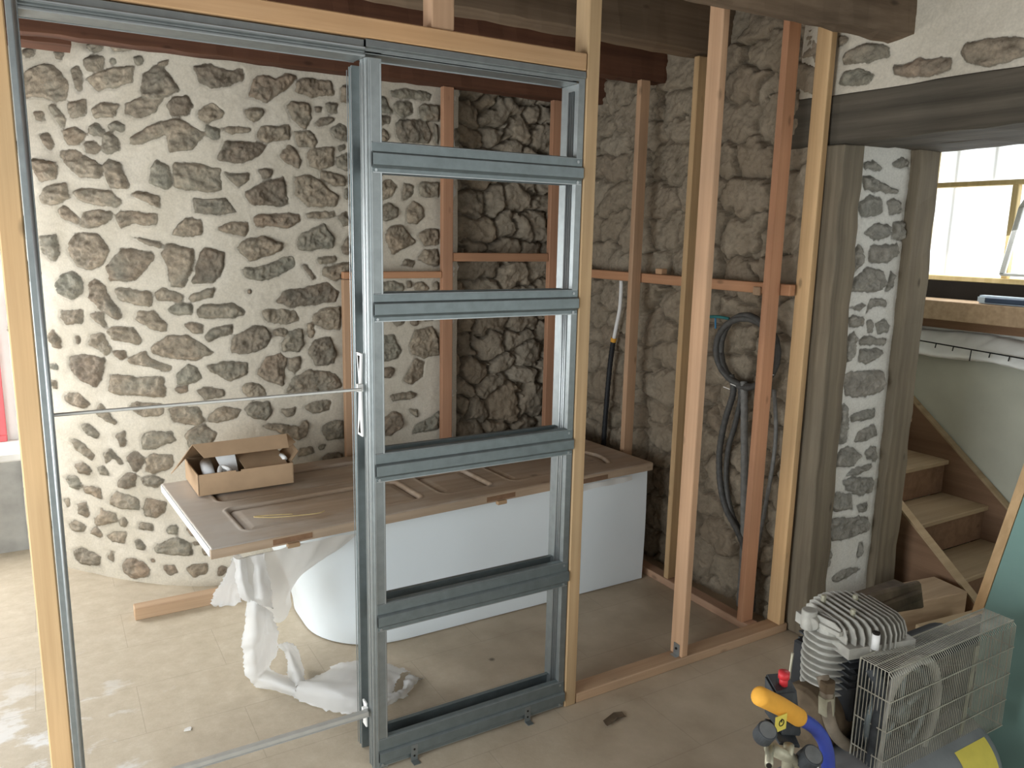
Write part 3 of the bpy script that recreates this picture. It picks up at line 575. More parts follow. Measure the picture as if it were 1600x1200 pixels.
STONES_REVEAL = '''
195.3,191.5 200.9,192.9 207.2,190.4 205.9,189.4 196.3,189.9
213.7,192.6 218.6,195.2 223.4,194.1 223.9,191.9 214.7,191
195.8,186.6 200.4,186.9 219.4,182.4 218.8,181.2 197.6,181.8
194.9,176.4 201.6,180.2 209.3,178.7 210.7,173.3 197.9,171.2
212.5,177.9 216.1,179.2 221.7,178.3 221.8,173.6 214.8,173.4
200,165.7 205.6,169.4 214.8,169.2 216.4,164.6 206.8,162.5
217.8,169.8 223.9,170.4 224.9,163.3 218.1,163.6
194.3,157.3 197.3,161.5 200.6,159.2 200.8,153.7 196.9,150.2 194.8,152.8
204.8,160.7 222.3,161.8 222.8,157.5 217.4,154.2 205.8,154.6
195,143.8 196.6,147.5 205.4,152.6 213.3,151.1 217.3,145.8 211.7,142.6 199.6,142.6
217.1,142.5 219.6,150.6 222.4,148.2 222.3,144.3
195.4,136.3 203.3,138.5 206.4,137.4 202.2,135.6
206.2,134.1 209.1,139.8 218.5,139.1 219,136.6 210.4,136.8
195.4,132.1 198.1,133.4 204.9,132.7 205.6,128.8 197.3,128.9
208.1,125.8 208.2,131.1 211.3,131 212.2,125.6
213.1,129.5 218.3,131.2 222.8,128.6 222.4,125.9 215.4,125.2
194.8,116.4 195.1,124 199.8,127.4 202.3,123.7 200.7,117 196.6,114.3
203.5,123.1 207,124.9 222.2,122.7 220.2,120.6 204.5,121.6
204.8,114.8 204.9,119.2 215.6,119.5 220.7,117.8 216.4,115 210.5,112.9
195.1,109.6 201.7,110.6 221.3,109.7 223.5,101.4 212.7,99.3 199.4,100.9
196.5,80.8 195.7,95.8 199.2,98 201.4,93.3 202.5,81.1
203.1,92.1 209,93.6 218.5,93.5 219.1,89.5 205,89.7
208,80.5 209.6,84.9 219.6,86.9 222.8,82.4 215.9,80
195.3,73.9 199,79 206.7,78.6 213.8,73.5 206.5,70.2 197.1,71.8
215.2,74.9 218.7,77.6 222.9,76.6 223.2,70.2 217.2,72.1
204.3,66.5 208.2,69.1 220.9,69.3 221.2,67.9 210.3,65.9
202.4,64.7 208.8,65.4 222.8,62.8 223.8,56.8 215,56.2 205,60.2
195.1,57.6 198.9,59.9 209.3,57.5 210.8,50.9 200.1,51.6 195.6,54.4
213.7,52.5 220.5,52.5 221.1,48.6 215.5,48.5
194.4,44.2 197.5,48.9 222.4,45.7 223.5,39 205.2,38 196.5,40.2
194.9,25.6 194.7,35.4 197.8,36.1 200.1,33.5 198.4,27.6 196.3,24.5
201.9,21.5 204.9,23.1 214,23.9 221.1,21.9 213.3,19.9 204.1,19.6
217.2,29.2 217.7,34.6 220.5,34 219.9,29.6 218.8,28'''
STONES_FRONT = '''
-4.5,229.1 -6.8,231.1 -15.6,231.6 -22.8,229.5 -24.1,226.1 -16.3,225 -5.3,226.4
-3.5,219.6 -5.6,223.4 -12.6,223.3 -18.7,220.6 -16.7,217.6 -7.3,218
-25.8,221.9 -33,222.2 -34.7,223.1 -46.5,221.1 -46.5,217.8 -38.8,216.7 -26.8,219.2
-49.4,222.8 -50.6,225.1 -61.1,224.9 -68.3,223.2 -72.1,219.8 -68.9,218.3 -60,216.4 -51.4,219.2
-1.6,236.7 -6.3,235.4 -4.6,232.8 -2,232.8'''


# ------------------------------------------------------------------ materials
def mat_pointed(name='pointed stone and lime mortar', grey=0.0):
    k = NT(name, .9, 0, .15)
    sd = k.attr('sd'); tone = k.attr('tone')
    nz = k.noise(48, detail=8, rough=.75)
    s2 = k.math('ADD', sd, k.math('MULTIPLY', k.math('SUBTRACT', nz, .5), .020))
    mask = k.maprange(s2, -.0022, .0022, 1, 0)
    n1 = k.noise(24, detail=8, rough=.7); n2 = k.noise(7, detail=3)
    st = k.ramp(tone, [(0, (.275, .222, .165)), (.3, (.31, .262, .20)), (.55, (.25, .203, .153)), (.75, (.262, .243, .195)), (.9, (.20, .162, .124)), (1, (.32, .245, .18))])
    st = k.mix(1.0, st, k.ramp(n1, [(.28, (.42, .40, .37)), (.5, (1.0, 1.0, .98)), (.74, (1.7, 1.66, 1.6))]), 'MULTIPLY')
    st = k.mix(k.maprange(n2, .45, .75, 0, .45), st, (.23, .24, .20))
    st = k.mix(grey, st, k.mix(1.0, (.30, .295, .265), k.ramp(n1, [(.25, (.6, .6, .6)), (.75, (1.35, 1.35, 1.35))]), 'MULTIPLY'))
    mo = k.mix(grey, k.ramp(k.noise(4, detail=4), [(.3, (.50, .45, .36)), (.7, (.60, .55, .46))]), (.70, .70, .66))
    mo = k.mix(1.0, mo, k.ramp(k.noise(120, detail=3), [(.3, (.88, .88, .88)), (.7, (1.05, 1.05, 1.05))]), 'MULTIPLY')
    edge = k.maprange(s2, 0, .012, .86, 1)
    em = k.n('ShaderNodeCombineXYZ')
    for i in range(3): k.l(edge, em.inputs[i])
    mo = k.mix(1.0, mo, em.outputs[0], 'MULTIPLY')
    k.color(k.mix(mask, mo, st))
    h = k.math('MULTIPLY', n1, k.math('MULTIPLY_ADD', mask, .9, .12))
    k.bump(h, .9, .012)
    return k.m
def mat_rubble(name, cols, dust):
    k = NT(name, .95, 0, .1)
    e = k.attr('sd'); tone = k.attr('tone')
    n1 = k.noise(20, detail=7, rough=.7); n2 = k.noise(3.2, detail=3)
    st = k.ramp(tone, [(0, cols[0]), (.5, cols[1]), (1, cols[2])])
    st = k.mix(1.0, st, k.ramp(n1, [(.25, (.55, .53, .5)), (.5, (1, 1, 1)), (.8, (1.5, 1.45, 1.4))]), 'MULTIPLY')
    st = k.mix(k.maprange(n2, .35, .7, 0, dust[1]), st, dust[0])
    earth = k.maprange(e, .0, .010, .8, 0)
    st = k.mix(earth, st, tuple(c*.6 for c in dust[0]))
    k.color(st); k.bump(n1, .9, .012)
    return k.m
M = {}
M['pointed'] = mat_pointed(); M['pale'] = mat_pointed('pale pointed stone of the reveal', .75)
M['niche'] = mat_rubble('grey rubble stone', ((.25, .215, .165), (.32, .28, .22), (.27, .22, .16)), ((.22, .165, .11), .4))
M['rubble'] = mat_rubble('brown earthy rubble stone', ((.28, .235, .175), (.35, .30, .23), (.26, .21, .155)), ((.28, .225, .16), .8))
M['plaster'] = plain('white plaster', (.72, .70, .66), .9, 0, .15, .05, 5, .15)
M['sheetrock'] = plain('raw grey green plaster', (.52, .52, .44), .9, 0, .1, .08, 4, .1)
M['greyrender'] = plain('grey cement render', (.38, .37, .34), .95, 0, .1, .2, 7, .5)
M['pine'] = wood('yellow pine', (.48, .325, .17), (.65, .465, .265), 'Z')
M['pineX'] = wood('yellow pine along x', (.46, .28, .14), (.62, .41, .23), 'X')
M['doug'] = wood('pinkish softwood', (.47, .295, .175), (.62, .41, .26), 'Z')
M['dougX'] = wood('pinkish softwood along x', (.45, .30, .185), (.59, .42, .27), 'X')
M['dougY'] = wood('pinkish softwood along y', (.44, .28, .19), (.58, .39, .27), 'Y')
M['red'] = wood('reddish softwood', (.41, .215, .125), (.54, .305, .185), 'Z')
M['redX'] = wood('reddish softwood along x', (.40, .21, .115), (.53, .30, .175), 'X')
M['redY'] = wood('reddish softwood along y', (.40, .21, .115), (.53, .30, .175), 'Y')
M['dull'] = wood('dusty softwood', (.36, .25, .15), (.52, .38, .24), 'X')
M['oak'] = wood('weathered grey oak', (.125, .105, .075), (.25, .215, .155), 'Z', .85, 7, .1, .8)
M['oakY'] = wood('weathered dark oak along y', (.055, .048, .036), (.135, .118, .09), 'Y', .85, 7, .1, .8)
M['beam'] = wood('old brown beam', (.12, .085, .055), (.25, .185, .125), 'X', .9, 6, .1, .8)
M['beamred'] = wood('dark red brown beam', (.085, .038, .022), (.17, .078, .045), 'X', .85, 6, 0, .4)
M['boards'] = wood('dark red brown ceiling boards', (.06, .028, .018), (.12, .058, .036), 'Y', .85, 5, 0, .4)
M['stair'] = wood('dusty stair wood', (.36, .27, .16), (.50, .39, .25), 'X', .8, 6)
M['stairdark'] = wood('brown stair wood', (.19, .115, .07), (.28, .175, .11), 'Y', .8, 6)
M['doorwood'] = wood('dusty oak door', (.37, .285, .205), (.50, .40, .30), 'X', .42, 8)
def groove_tint(m):  # dark brown along the panel grooves, then a whitish tint over it
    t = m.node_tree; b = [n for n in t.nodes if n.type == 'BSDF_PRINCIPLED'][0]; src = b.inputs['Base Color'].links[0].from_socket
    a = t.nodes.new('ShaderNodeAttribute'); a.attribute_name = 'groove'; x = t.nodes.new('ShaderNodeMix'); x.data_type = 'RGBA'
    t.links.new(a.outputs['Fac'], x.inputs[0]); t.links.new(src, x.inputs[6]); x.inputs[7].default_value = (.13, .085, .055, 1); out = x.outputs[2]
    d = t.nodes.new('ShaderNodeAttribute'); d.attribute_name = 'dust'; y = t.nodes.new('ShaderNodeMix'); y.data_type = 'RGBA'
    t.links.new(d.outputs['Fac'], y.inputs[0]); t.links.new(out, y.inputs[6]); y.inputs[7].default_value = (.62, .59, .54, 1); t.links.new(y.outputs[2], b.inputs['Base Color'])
groove_tint(M['doorwood'])
M['zinc'] = plain('galvanised steel', (.265, .29, .29), .45, .75, .5, .10, 30)
M['zincdark'] = plain('galvanised steel web', (.20, .235, .24), .5, .7, .5, .10, 30)
M['zinclight'] = plain('bright galvanised steel', (.40, .425, .43), .4, .8, .5, .06, 40)
M['alu'] = plain('dull white metal bar', (.55, .55, .52), .4, .5, .5, .05, 30)
M['clip'] = plain('white plastic', (.85, .85, .83), .5, 0, .4, .03, 20)
M['bath'] = plain('white acrylic', (.78, .845, .88), .28, 0, .5, .015, 3)
M['card'] = plain('brown cardboard', (.42, .29, .18), .85, 0, .1, .08, 12)
M['cardlight'] = plain('brown cardboard outside', (.50, .36, .24), .85, 0, .1, .08, 12)
M['paper'] = plain('white paper', (.78, .79, .79), .7, 0, .2, .04, 20)
M['black'] = plain('black rubber', (.022, .023, .025), .55, 0, .35, .2, 25)
M['blackdust'] = plain('dusty black plastic', (.045, .05, .055), .6, 0, .35, .45, 22)
M['fins'] = plain('dusty cast aluminium', (.40, .39, .35), .6, .25, .4, .14, 30, .2)
M['cast'] = plain('dusty brown cast iron', (.13, .095, .06), .8, .1, .3, .35, 16, .3)
M['wire'] = plain('dusty steel wire', (.42, .40, .33), .5, .4, .4, .2, 12)
M['brass'] = plain('dull brass', (.42, .40, .30), .5, .5, .4, .2, 30)
M['pipe'] = plain('dusty tan pipe', (.24, .20, .15), .6, .3, .4, .25, 20)
M['tank'] = plain('dusty blue grey paint', (.24, .25, .26), .45, 0, .5, .2, 9)
M['blue'] = plain('blue painted tube', (.055, .085, .42), .32, 0, .5, .12, 14)
M['orange'] = plain('orange foam sleeve', (.80, .40, .06), .75, 0, .2, .06, 30)
M['yellow'] = plain('yellow sticker', (.78, .66, .12), .6, 0, .3, .04, 30)
M['redplastic'] = plain('red plastic', (.65, .04, .05), .5, 0, .4, .05, 30)
M['ink'] = plain('black ink', (.02, .02, .02), .7, 0, .2, 0, 30)
M['teal'] = plain('green plasterboard paper', (.215, .35, .315), .85, 0, .15, .04, 6)
M['redframe'] = plain('red window frame', (.62, .13, .14), .6, 0, .3, .1, 6)
M['dark'] = plain('dark gap', (.022, .019, .016), .9, 0, .1, .1, 9)
M['bluewhite'] = plain('pale blue plastic', (.55, .62, .68), .4, 0, .4, .05, 10)
M['navy'] = plain('navy plastic', (.03, .05, .09), .45, 0, .4, .1, 10)
M['conduit'] = plain('grey conduit', (.085, .083, .078), .55, 0, .35, .25, 40)
M['conduitlight'] = plain('pale grey conduit', (.20, .20, .19), .55, 0, .35, .2, 40)
M['yellowpine'] = wood('pale yellow framing', (.60, .47, .22), (.76, .62, .34), 'Z')  # own pale yellow colour of the battens and packing strap

def mat_floor():
    k = NT('dusty beige floor tiles', .75, 0, .3)
    mp = k.n('ShaderNodeMapping'); mp.inputs['Rotation'].default_value = (0, 0, math.radians(0)); mp.inputs['Location'].default_value = (.28, .115, 0)
    k.l(k.tc.outputs['Object'], mp.inputs[0])
    br = k.n('ShaderNodeTexBrick'); br.offset = .5; br.inputs['Scale'].default_value = 1.0
    br.inputs['Brick Width'].default_value = .62; br.inputs['Row Height'].default_value = .31; br.inputs['Mortar Size'].default_value = .0016
    br.inputs['Mortar Smooth'].default_value = .2
    k.l(mp.outputs[0], br.inputs['Vector'])
    big = k.noise(1.6, detail=6, rough=.6); fine = k.noise(14, detail=8, rough=.75); mid = k.noise(5, detail=5)
    base = k.ramp(fine, [(.3, (.44, .37, .27)), (.55, (.52, .445, .335)), (.75, (.60, .53, .42))])
    # brown dust and dirt over the right hand side and under the bath
    sx = k.n('ShaderNodeSeparateXYZ'); k.l(k.tc.outputs['Object'], sx.inputs[0])
    grad = k.maprange(k.math('ADD', sx.outputs['X'], k.math('MULTIPLY', k.math('SUBTRACT', big, .5), 1.3)), .0, .75, 0, .8)
    dirt = k.ramp(mid, [(.3, (.36, .285, .20)), (.7, (.52, .43, .32))])
    c = k.mix(grad, base, dirt)
    # white plaster powder towards the window
    pw = k.maprange(k.math('SUBTRACT', k.noise(6.5, detail=7, rough=.62, mapping=(1, 1.5, 1)), k.math('MULTIPLY', k.math('ADD', sx.outputs['X'], .6), .22)), .58, .66, 0, .75)
    gl = k.math('MULTIPLY', k.maprange(sx.outputs['X'], -.3, -.8, 0, 1), k.maprange(sx.outputs['Y'], 1.3, .6, 0, 1))
    c = k.mix(k.math('MULTIPLY', pw, gl), c, (.74, .74, .73))
    c = k.mix(k.math('MULTIPLY', br.outputs['Fac'], .3), c, (.22, .17, .12))
    # small dark spots
    vo = k.n('ShaderNodeTexVoronoi'); vo.inputs['Scale'].default_value = 3.1; k.l(k.tc.outputs['Object'], vo.inputs['Vector'])
    sp = k.maprange(k.math('ADD', vo.outputs['Distance'], k.math('MULTIPLY', fine, .05)), .045, .075, 1, 0)
    c = k.mix(k.math('MULTIPLY', sp, .75), c, (.06, .045, .035))
    k.color(c)
    k.b.inputs['Roughness'].default_value = .62
    k.bump(fine, .35, .004)
    return k.m
M['floor'] = mat_floor()

def film(name, col, transp, transl):
    k = NT(name, .35, 0, .4)
    k.color(k.ramp(k.noise(9), [(.3, tuple(c*.94 for c in col)), (.7, col)]))
    tl = k.n('ShaderNodeBsdfTranslucent'); tl.inputs[0].default_value = (*col, 1)
    tr = k.n('ShaderNodeBsdfTransparent')
    m1 = k.n('ShaderNodeMixShader'); m1.inputs[0].default_value = transl; k.l(k.b.outputs[0], m1.inputs[1]); k.l(tl.outputs[0], m1.inputs[2])
    m2 = k.n('ShaderNodeMixShader'); m2.inputs[0].default_value = transp; k.l(m1.outputs[0], m2.inputs[1]); k.l(tr.outputs[0], m2.inputs[2])
    k.l(m2.outputs[0], k.out.inputs[0])
    return k.m
M['film'] = film('crumpled white plastic film', (.88, .88, .87), .12, .35)
M['filmthin'] = film('thin clear plastic film', (.88, .87, .84), .16, .35)
M['filmwindow'] = film('white sheeting over window', (.93, .95, .97), .10, .9)
M['glass'] = film('bright window pane', (.95, .97, 1.0), .75, .9)

# ------------------------------------------------------------------ setting: walls, floor, ceiling
KX = [-1.1, -1.0, -.889, -.78, -.653, -.558, -.42, -.328, -.204, -.1, 0, .2, 1.2]
KY = [2.6, 2.45, 2.29, 2.11, 1.955, 1.841, 1.70, 1.624, 1.55, 1.52, 1.505, 1.50, 1.50]
def wall_y(x):
    r = 0
    for d in (-.05, -.025, 0, .025, .05): r = r+np.interp(x+d, KX, KY)
    return r/5

# pointed stone wall at the back, rounding away to the window on the left
xs = np.linspace(-.925, 1.03, 400); zs = np.linspace(0, 2.62, 470)
U, V = np.meshgrid(xs, zs)
S = parse_stones(STONES_BACK)
R = rnd(4)
for i in range(26):      # stones on the part that turns towards the window
    cx = R.uniform(-.92, -.80); cz = R.uniform(.1, 2.4); a = R.uniform(.03, .06); b = R.uniform(.03, .06)
    if all((cx-sum(p[0] for p in s)/len(s))**2+(cz-sum(p[1] for p in s)/len(s))**2 > .012 for s in S):
        S.append([(cx+a*.8*math.cos(t)*R.uniform(.7, 1.1), cz+b*math.sin(t)*R.uniform(.7, 1.1)) for t in [k*math.pi/3 for k in range(6)]])
for i in range(6):       # stones above the ceiling beam line
    cx = -.9+i*.33; S.append([(cx-.08, 2.46), (cx+.07, 2.44), (cx+.09, 2.53), (cx-.06, 2.55)])
sd, tone, rel = pointed(U, V, S, 3)
x_ = xs; yb = wall_y(x_); dy = np.gradient(yb, x_); nl = np.sqrt(1+dy**2)
NX = (dy/nl)[None, :]; NY = (-1/nl)[None, :]
foot = .05*smoothstep(.5, 0, V)*smoothstep(.1, -.5, U)
P = np.stack([U+NX*(rel*1.4), yb[None, :]+NY*(rel*1.4)-foot*.4, V], -1)
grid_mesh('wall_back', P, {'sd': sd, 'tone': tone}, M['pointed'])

# bare rubble between the pointed wall and the corner
xs = np.linspace(.93, 1.92, 150); zs = np.linspace(0, 2.62, 380); U, V = np.meshgrid(xs, zs)
e, tone, rel = rubble(U, V, .17, .12, 21, .045, .016)
P = np.stack([U, 1.575-rel*1.25+.01*np.sin(V*7), V], -1)
grid_mesh('wall_back', P, {'sd': e, 'tone': tone}, M['niche'])
# ragged end of the pointing
b = MB()
Rr = rnd(8); pts = []
for i in range(42):
    z = i*2.6/41; pts.append((1.0+Rr.uniform(-.012, .03), z))
for i in range(41):
    (xa, za), (xb, zb) = pts[i], pts[i+1]
    b.add([(.99, 1.497, za), (xa+.012, 1.503, za), (xb+.012, 1.503, zb), (.99, 1.497, zb), (xa+.025, 1.60, za), (xb+.025, 1.60, zb)], [(0, 1, 2, 3), (1, 4, 5, 2)])
struct(b.build('trim_1', M['plaster'], smooth=True))

# right wall, rubble part behind the studs
ys = np.linspace(.02, 1.62, 300); zs = np.linspace(0, 2.62, 430); U, V = np.meshgrid(ys, zs)
e, tone, rel = rubble(U, V, .23, .14, 33, .026, .012, .14)
P = np.stack([1.835-rel*1.1, U, V], -1)
grid_mesh('wall_right', P, {'sd': e, 'tone': tone}, M['rubble'], flip=True)
# right wall above the lintel, pointed
ys = np.linspace(-2.6, .14, 420); zs = np.linspace(2.13, 2.62, 90); U, V = np.meshgrid(ys, zs)
S = parse_stones(STONES_FRONT)+[[(y, 2.30), (y+.2, 2.27), (y+.26, 2.36), (y+.08, 2.40)] for y in (-1.1, -1.6, -2.2)]
sd, tone, rel = pointed(U, V, S, 5)
grid_mesh('wall_right', np.stack([1.83-rel*1.2, U, V], -1), {'sd': sd, 'tone': tone}, M['pointed'], flip=True)
# reveal of the opening
xs = np.linspace(1.925, 2.30, 110); zs = np.linspace(0, 2.0, 480); U, V = np.meshgrid(xs, zs)
sd, tone, rel = pointed(U, V, parse_stones(STONES_REVEAL), 6)
grid_mesh('wall_right', np.stack([U, -.085-rel*1.2, V], -1), {'sd': sd, 'tone': tone}, M['pale'])
# masonry core behind reveal (closes the wall thickness) and the far jamb of the opening
b = MB(); b.box(1.985, 2.395, -.055, 1.7, 0, 2.62); struct(b.build('wall_right', M['sheetrock']))
b = MB(); b.box(1.83, 2.40, -2.6, -2.08, 0, 2.62); struct(b.build('wall_right', M['plaster']))
b = MB(); b.box(1.90, 2.40, -2.08, -.06, 2.17, 2.62); struct(b.build('wall_right', M['plaster']))

# floor
b = MB(); b.box(-3.2, 3.6, -4.2, 2.9, -.12, 0); struct(b.build('floor', M['floor']))
# ceiling boards
b = MB()
for i in range(44):
    x0 = -3.0+i*.15; b.box(x0+.002, x0+.148, -4.1, 2.9, 2.62+.002*(i % 2), 2.66)
struct(b.build('ceiling', M['boards']))
# window wall at the left, behind the pine post
b = MB()
b.box(-2.7, -.80, 2.42, 2.72, 0, .47); struct(b.build('wall_left', M['greyrender']))
b = MB(); b.box(-2.7, -.80, 2.40, 2.74, .47, .515); struct(b.build('window_1', M['plaster'], bevel=.008))
b = MB(); b.box(-.925, -.78, 2.36, 2.69, .515, 2.62); b.box(-.925, -.78, 2.34, 2.41, 0, .515); struct(b.build('wall_left', M['plaster']))
b = MB(); b.box(-1.28, -.80, 2.69, 2.95, 0, 2.62); b.box(-2.7, -.9, 2.45, 2.95, 1.95, 2.62); struct(b.build('wall_left', M['plaster']))
b = MB(); b.box(-1.36, -.985, 2.655, 2.69, .515, .55); b.box(-1.02, -.985, 2.655, 2.69, .55, 1.30); b.box(-1.36, -1.30, 2.655, 2.69, .55, 1.95); struct(b.build('window_1', M['redframe'], bevel=.004))
b = MB(); b.box(-2.7, -1.36, 2.70, 2.71, .515, 1.95); struct(b.build('window_1', M['glass']))
b = MB(); b.box(-2.85, -2.65, .35, 2.95, 0, 2.62); b.box(-2.85, -2.65, -1.85, .35, 2.2, 2.62); b.box(-2.85, -2.65, -4.1, -1.85, 0, 2.62); struct(b.build('wall_left', M['plaster']))
# stairwell beyond the opening
b = MB(); b.box(3.255, 3.4, -2.0, 1.3, 1.09, 1.42); struct(b.build('wall_stair', M['plaster']))
b = MB()
b.box(3.25, 3.40, -2.0, 1.3, 0, 1.09); struct(b.build('wall_stair', M['sheetrock']))
b = MB(); b.box(2.39, 3.45, 1.3, 1.45, 0, 2.62);  b.box(3.25, 3.4, -2.0, 1.3, 2.12, 2.62); b.box(3.25, 3.4, .62, 1.3, 1.09, 2.12); struct(b.build('wall_stair', M['plaster']))

# control points of the plastic film
PL = {
'drape': [[(-0.279,0.5,0.564),(-0.208,0.51,0.565),(-0.131,0.52,0.56),(-0.039,0.53,0.551),(0.056,0.54,0.547),(0.16,0.55,0.539)],[(-0.277,0.52,0.474),(-0.209,0.53,0.465),(-0.131,0.55,0.455),(-0.041,0.58,0.449),(0.045,0.6,0.459),(0.123,0.6,0.483)],[(-0.255,0.55,0.383),(-0.195,0.57,0.365),(-0.134,0.6,0.363),(-0.064,0.62,0.389),(0.005,0.63,0.415),(0.071,0.63,0.442)],[(-0.223,0.6,0.311),(-0.169,0.63,0.272),(-0.118,0.66,0.259),(-0.074,0.68,0.286),(-0.044,0.68,0.341),(0.004,0.65,0.4)],[(-0.185,0.66,0.238),(-0.136,0.68,0.199),(-0.091,0.7,0.189),(-0.066,0.7,0.235),(-0.057,0.7,0.292),(-0.037,0.68,0.359)]],
'bunch': [[(-0.291,0.52,0.564),(-0.276,0.49,0.577),(-0.25,0.5,0.572),(-0.225,0.5,0.572),(-0.195,0.5,0.571)],[(-0.288,0.53,0.507),(-0.275,0.49,0.522),(-0.242,0.51,0.512),(-0.219,0.5,0.516),(-0.191,0.51,0.506)],[(-0.282,0.55,0.452),(-0.271,0.5,0.467),(-0.235,0.53,0.452),(-0.21,0.51,0.455),(-0.176,0.53,0.435)],[(-0.269,0.56,0.398),(-0.256,0.52,0.405),(-0.225,0.55,0.381),(-0.2,0.53,0.379),(-0.163,0.56,0.353)],[(-0.254,0.58,0.365),(-0.243,0.55,0.361),(-0.212,0.58,0.331),(-0.186,0.57,0.32),(-0.146,0.6,0.288)]],
'flap': [[(-0.284,0.54,0.546),(-0.272,0.56,0.536),(-0.26,0.58,0.526),(-0.251,0.58,0.52)],[(-0.305,0.56,0.488),(-0.287,0.58,0.481),(-0.266,0.6,0.473),(-0.249,0.6,0.465)],[(-0.334,0.56,0.443),(-0.306,0.58,0.438),(-0.276,0.6,0.433),(-0.251,0.6,0.432)],[(-0.354,0.56,0.41),(-0.32,0.58,0.399),(-0.287,0.6,0.397),(-0.256,0.6,0.405)],[(-0.366,0.56,0.381),(-0.328,0.58,0.359),(-0.289,0.6,0.341),(-0.258,0.6,0.367)],[(-0.35,0.56,0.363),(-0.32,0.59,0.352),(-0.279,0.61,0.339),(-0.257,0.61,0.343)]],
'tail': [[(-0.245,0.56,0.371),(-0.226,0.53,0.366),(-0.197,0.55,0.331),(-0.155,0.6,0.28)],[(-0.245,0.57,0.305),(-0.226,0.53,0.309),(-0.188,0.56,0.272),(-0.139,0.62,0.22)],[(-0.253,0.58,0.23),(-0.231,0.53,0.243),(-0.185,0.56,0.213),(-0.129,0.63,0.16)],[(-0.26,0.59,0.166),(-0.238,0.54,0.178),(-0.19,0.57,0.145),(-0.133,0.64,0.095)],[(-0.258,0.6,0.104),(-0.233,0.56,0.113),(-0.194,0.58,0.097),(-0.153,0.64,0.06)],[(-0.24,0.58,0.05),(-0.22,0.57,0.064),(-0.19,0.6,0.06),(-0.163,0.64,0.047)],[(-0.214,0.605,0.004),(-0.205,0.561,0.045),(-0.183,0.577,0.05),(-0.147,0.653,0.02)],[(-0.163,0.553,0.004),(-0.162,0.519,0.04),(-0.15,0.53,0.045),(-0.115,0.615,0.01)],[(-0.117,0.473,0.004),(-0.116,0.457,0.03),(-0.105,0.478,0.035),(-0.077,0.547,0.01)]],
'tail2': [[(-0.123,0.66,0.118),(-0.104,0.64,0.128),(-0.076,0.66,0.106),(-0.052,0.68,0.079)],[(-0.101,0.64,0.081),(-0.09,0.62,0.093),(-0.064,0.64,0.071),(-0.042,0.67,0.04)],[(-0.099,0.6,0.055),(-0.09,0.58,0.067),(-0.066,0.6,0.04),(-0.044,0.63,0.008)],[(-0.101,0.598,0.01),(-0.095,0.548,0.045),(-0.083,0.522,0.05),(-0.061,0.557,0.01)],[(-0.111,0.509,0.005),(-0.107,0.47,0.04),(-0.087,0.478,0.04),(-0.054,0.515,0.005)]],
'floor': [[(-0.117,0.488,0.006),(-0.114,0.446,0.05),(-0.093,0.471,0.05),(-0.055,0.542,0.006)],[(-0.084,0.412,0.006),(-0.074,0.398,0.05),(-0.049,0.419,0.07),(-0.003,0.544,0.01)],[(-0.039,0.34,0.006),(-0.032,0.33,0.06),(-0.005,0.385,0.08),(0.07,0.581,0.012)],[(0.025,0.288,0.006),(0.033,0.295,0.06),(0.058,0.351,0.09),(0.142,0.566,0.015)],[(0.096,0.27,0.006),(0.105,0.29,0.055),(0.129,0.34,0.085),(0.212,0.534,0.012)],[(0.155,0.3,0.01),(0.165,0.312,0.04),(0.188,0.345,0.06),(0.258,0.482,0.01)],[(0.19,0.326,0.03),(0.201,0.329,0.045),(0.234,0.349,0.05),(0.297,0.414,0.008)]],
'rim': [[(0.096,0.313,0.006),(0.117,0.276,0.025),(0.148,0.294,0.03)],[(0.121,0.273,0.006),(0.144,0.261,0.03),(0.175,0.289,0.03)],[(0.177,0.277,0.006),(0.187,0.273,0.03),(0.209,0.301,0.025)],[(0.233,0.3,0.006),(0.23,0.294,0.03),(0.239,0.326,0.025)],[(0.283,0.347,0.006),(0.266,0.331,0.03),(0.263,0.36,0.025)],[(0.331,0.363,0.004),(0.316,0.37,0.01),(0.301,0.388,0.01)]],
}

# ------------------------------------------------------------------ ceiling beams
def rough_beam(name, stations, mat, label, cat='beam'):
    """stations: list of (x, [(y,z) x n]); subdivided and slightly uneven"""
    n = len(stations[0][1]); b = MB(); P = []; R = rnd(len(label)); xs = []
    X0 = stations[0][0]; X1 = stations[-1][0]; steps = max(4, int((X1-X0)/.06))
    for i in range(steps+1):
        x = X0+(X1-X0)*i/steps
        for j in range(len(stations)-1):
            if stations[j][0] <= x <= stations[j+1][0]+1e-9: break
        a, c = stations[j], stations[j+1]; t = (x-a[0])/(c[0]-a[0])
        P.append([(x, a[1][k][0]*(1-t)+c[1][k][0]*t+R.uniform(-.003, .003), a[1][k][1]*(1-t)+c[1][k][1]*t+R.uniform(-.003, .003)) for k in range(n)])
    vs = [p for r in P for p in r]; m = len(P)
    b.add(vs, [(i*n+k, i*n+(k+1) % n, (i+1)*n+(k+1) % n, (i+1)*n+k) for i in range(m-1) for k in range(n)]+[tuple(range(n)), tuple(range((m-1)*n, m*n))[::-1]])
    o = b.build(name, mat, loc=(stations[0][0], stations[0][1][0][0], stations[0][1][0][1]))
    return tag(o, label, cat, 'old ceiling beams')
rough_beam('ceiling_beam', [(-2.7, [(-.21, 2.315), (-.185, 2.312), (-.06, 2.42), (-.04, 2.62), (-.24, 2.62)]), (.92, [(-.20, 2.315), (-.17, 2.312), (-.06, 2.42), (-.04, 2.62), (-.24, 2.62)]),
    (1.40, [(-.255, 2.31), (-.195, 2.315), (-.07, 2.42), (-.05, 2.62), (-.27, 2.62)]), (1.865, [(-.325, 2.315), (-.225, 2.30), (-.09, 2.40), (-.06, 2.62), (-.325, 2.62)])],
    M['beam'], 'thick grey-brown old beam in front of the studs, its end against the plastered wall at top right')
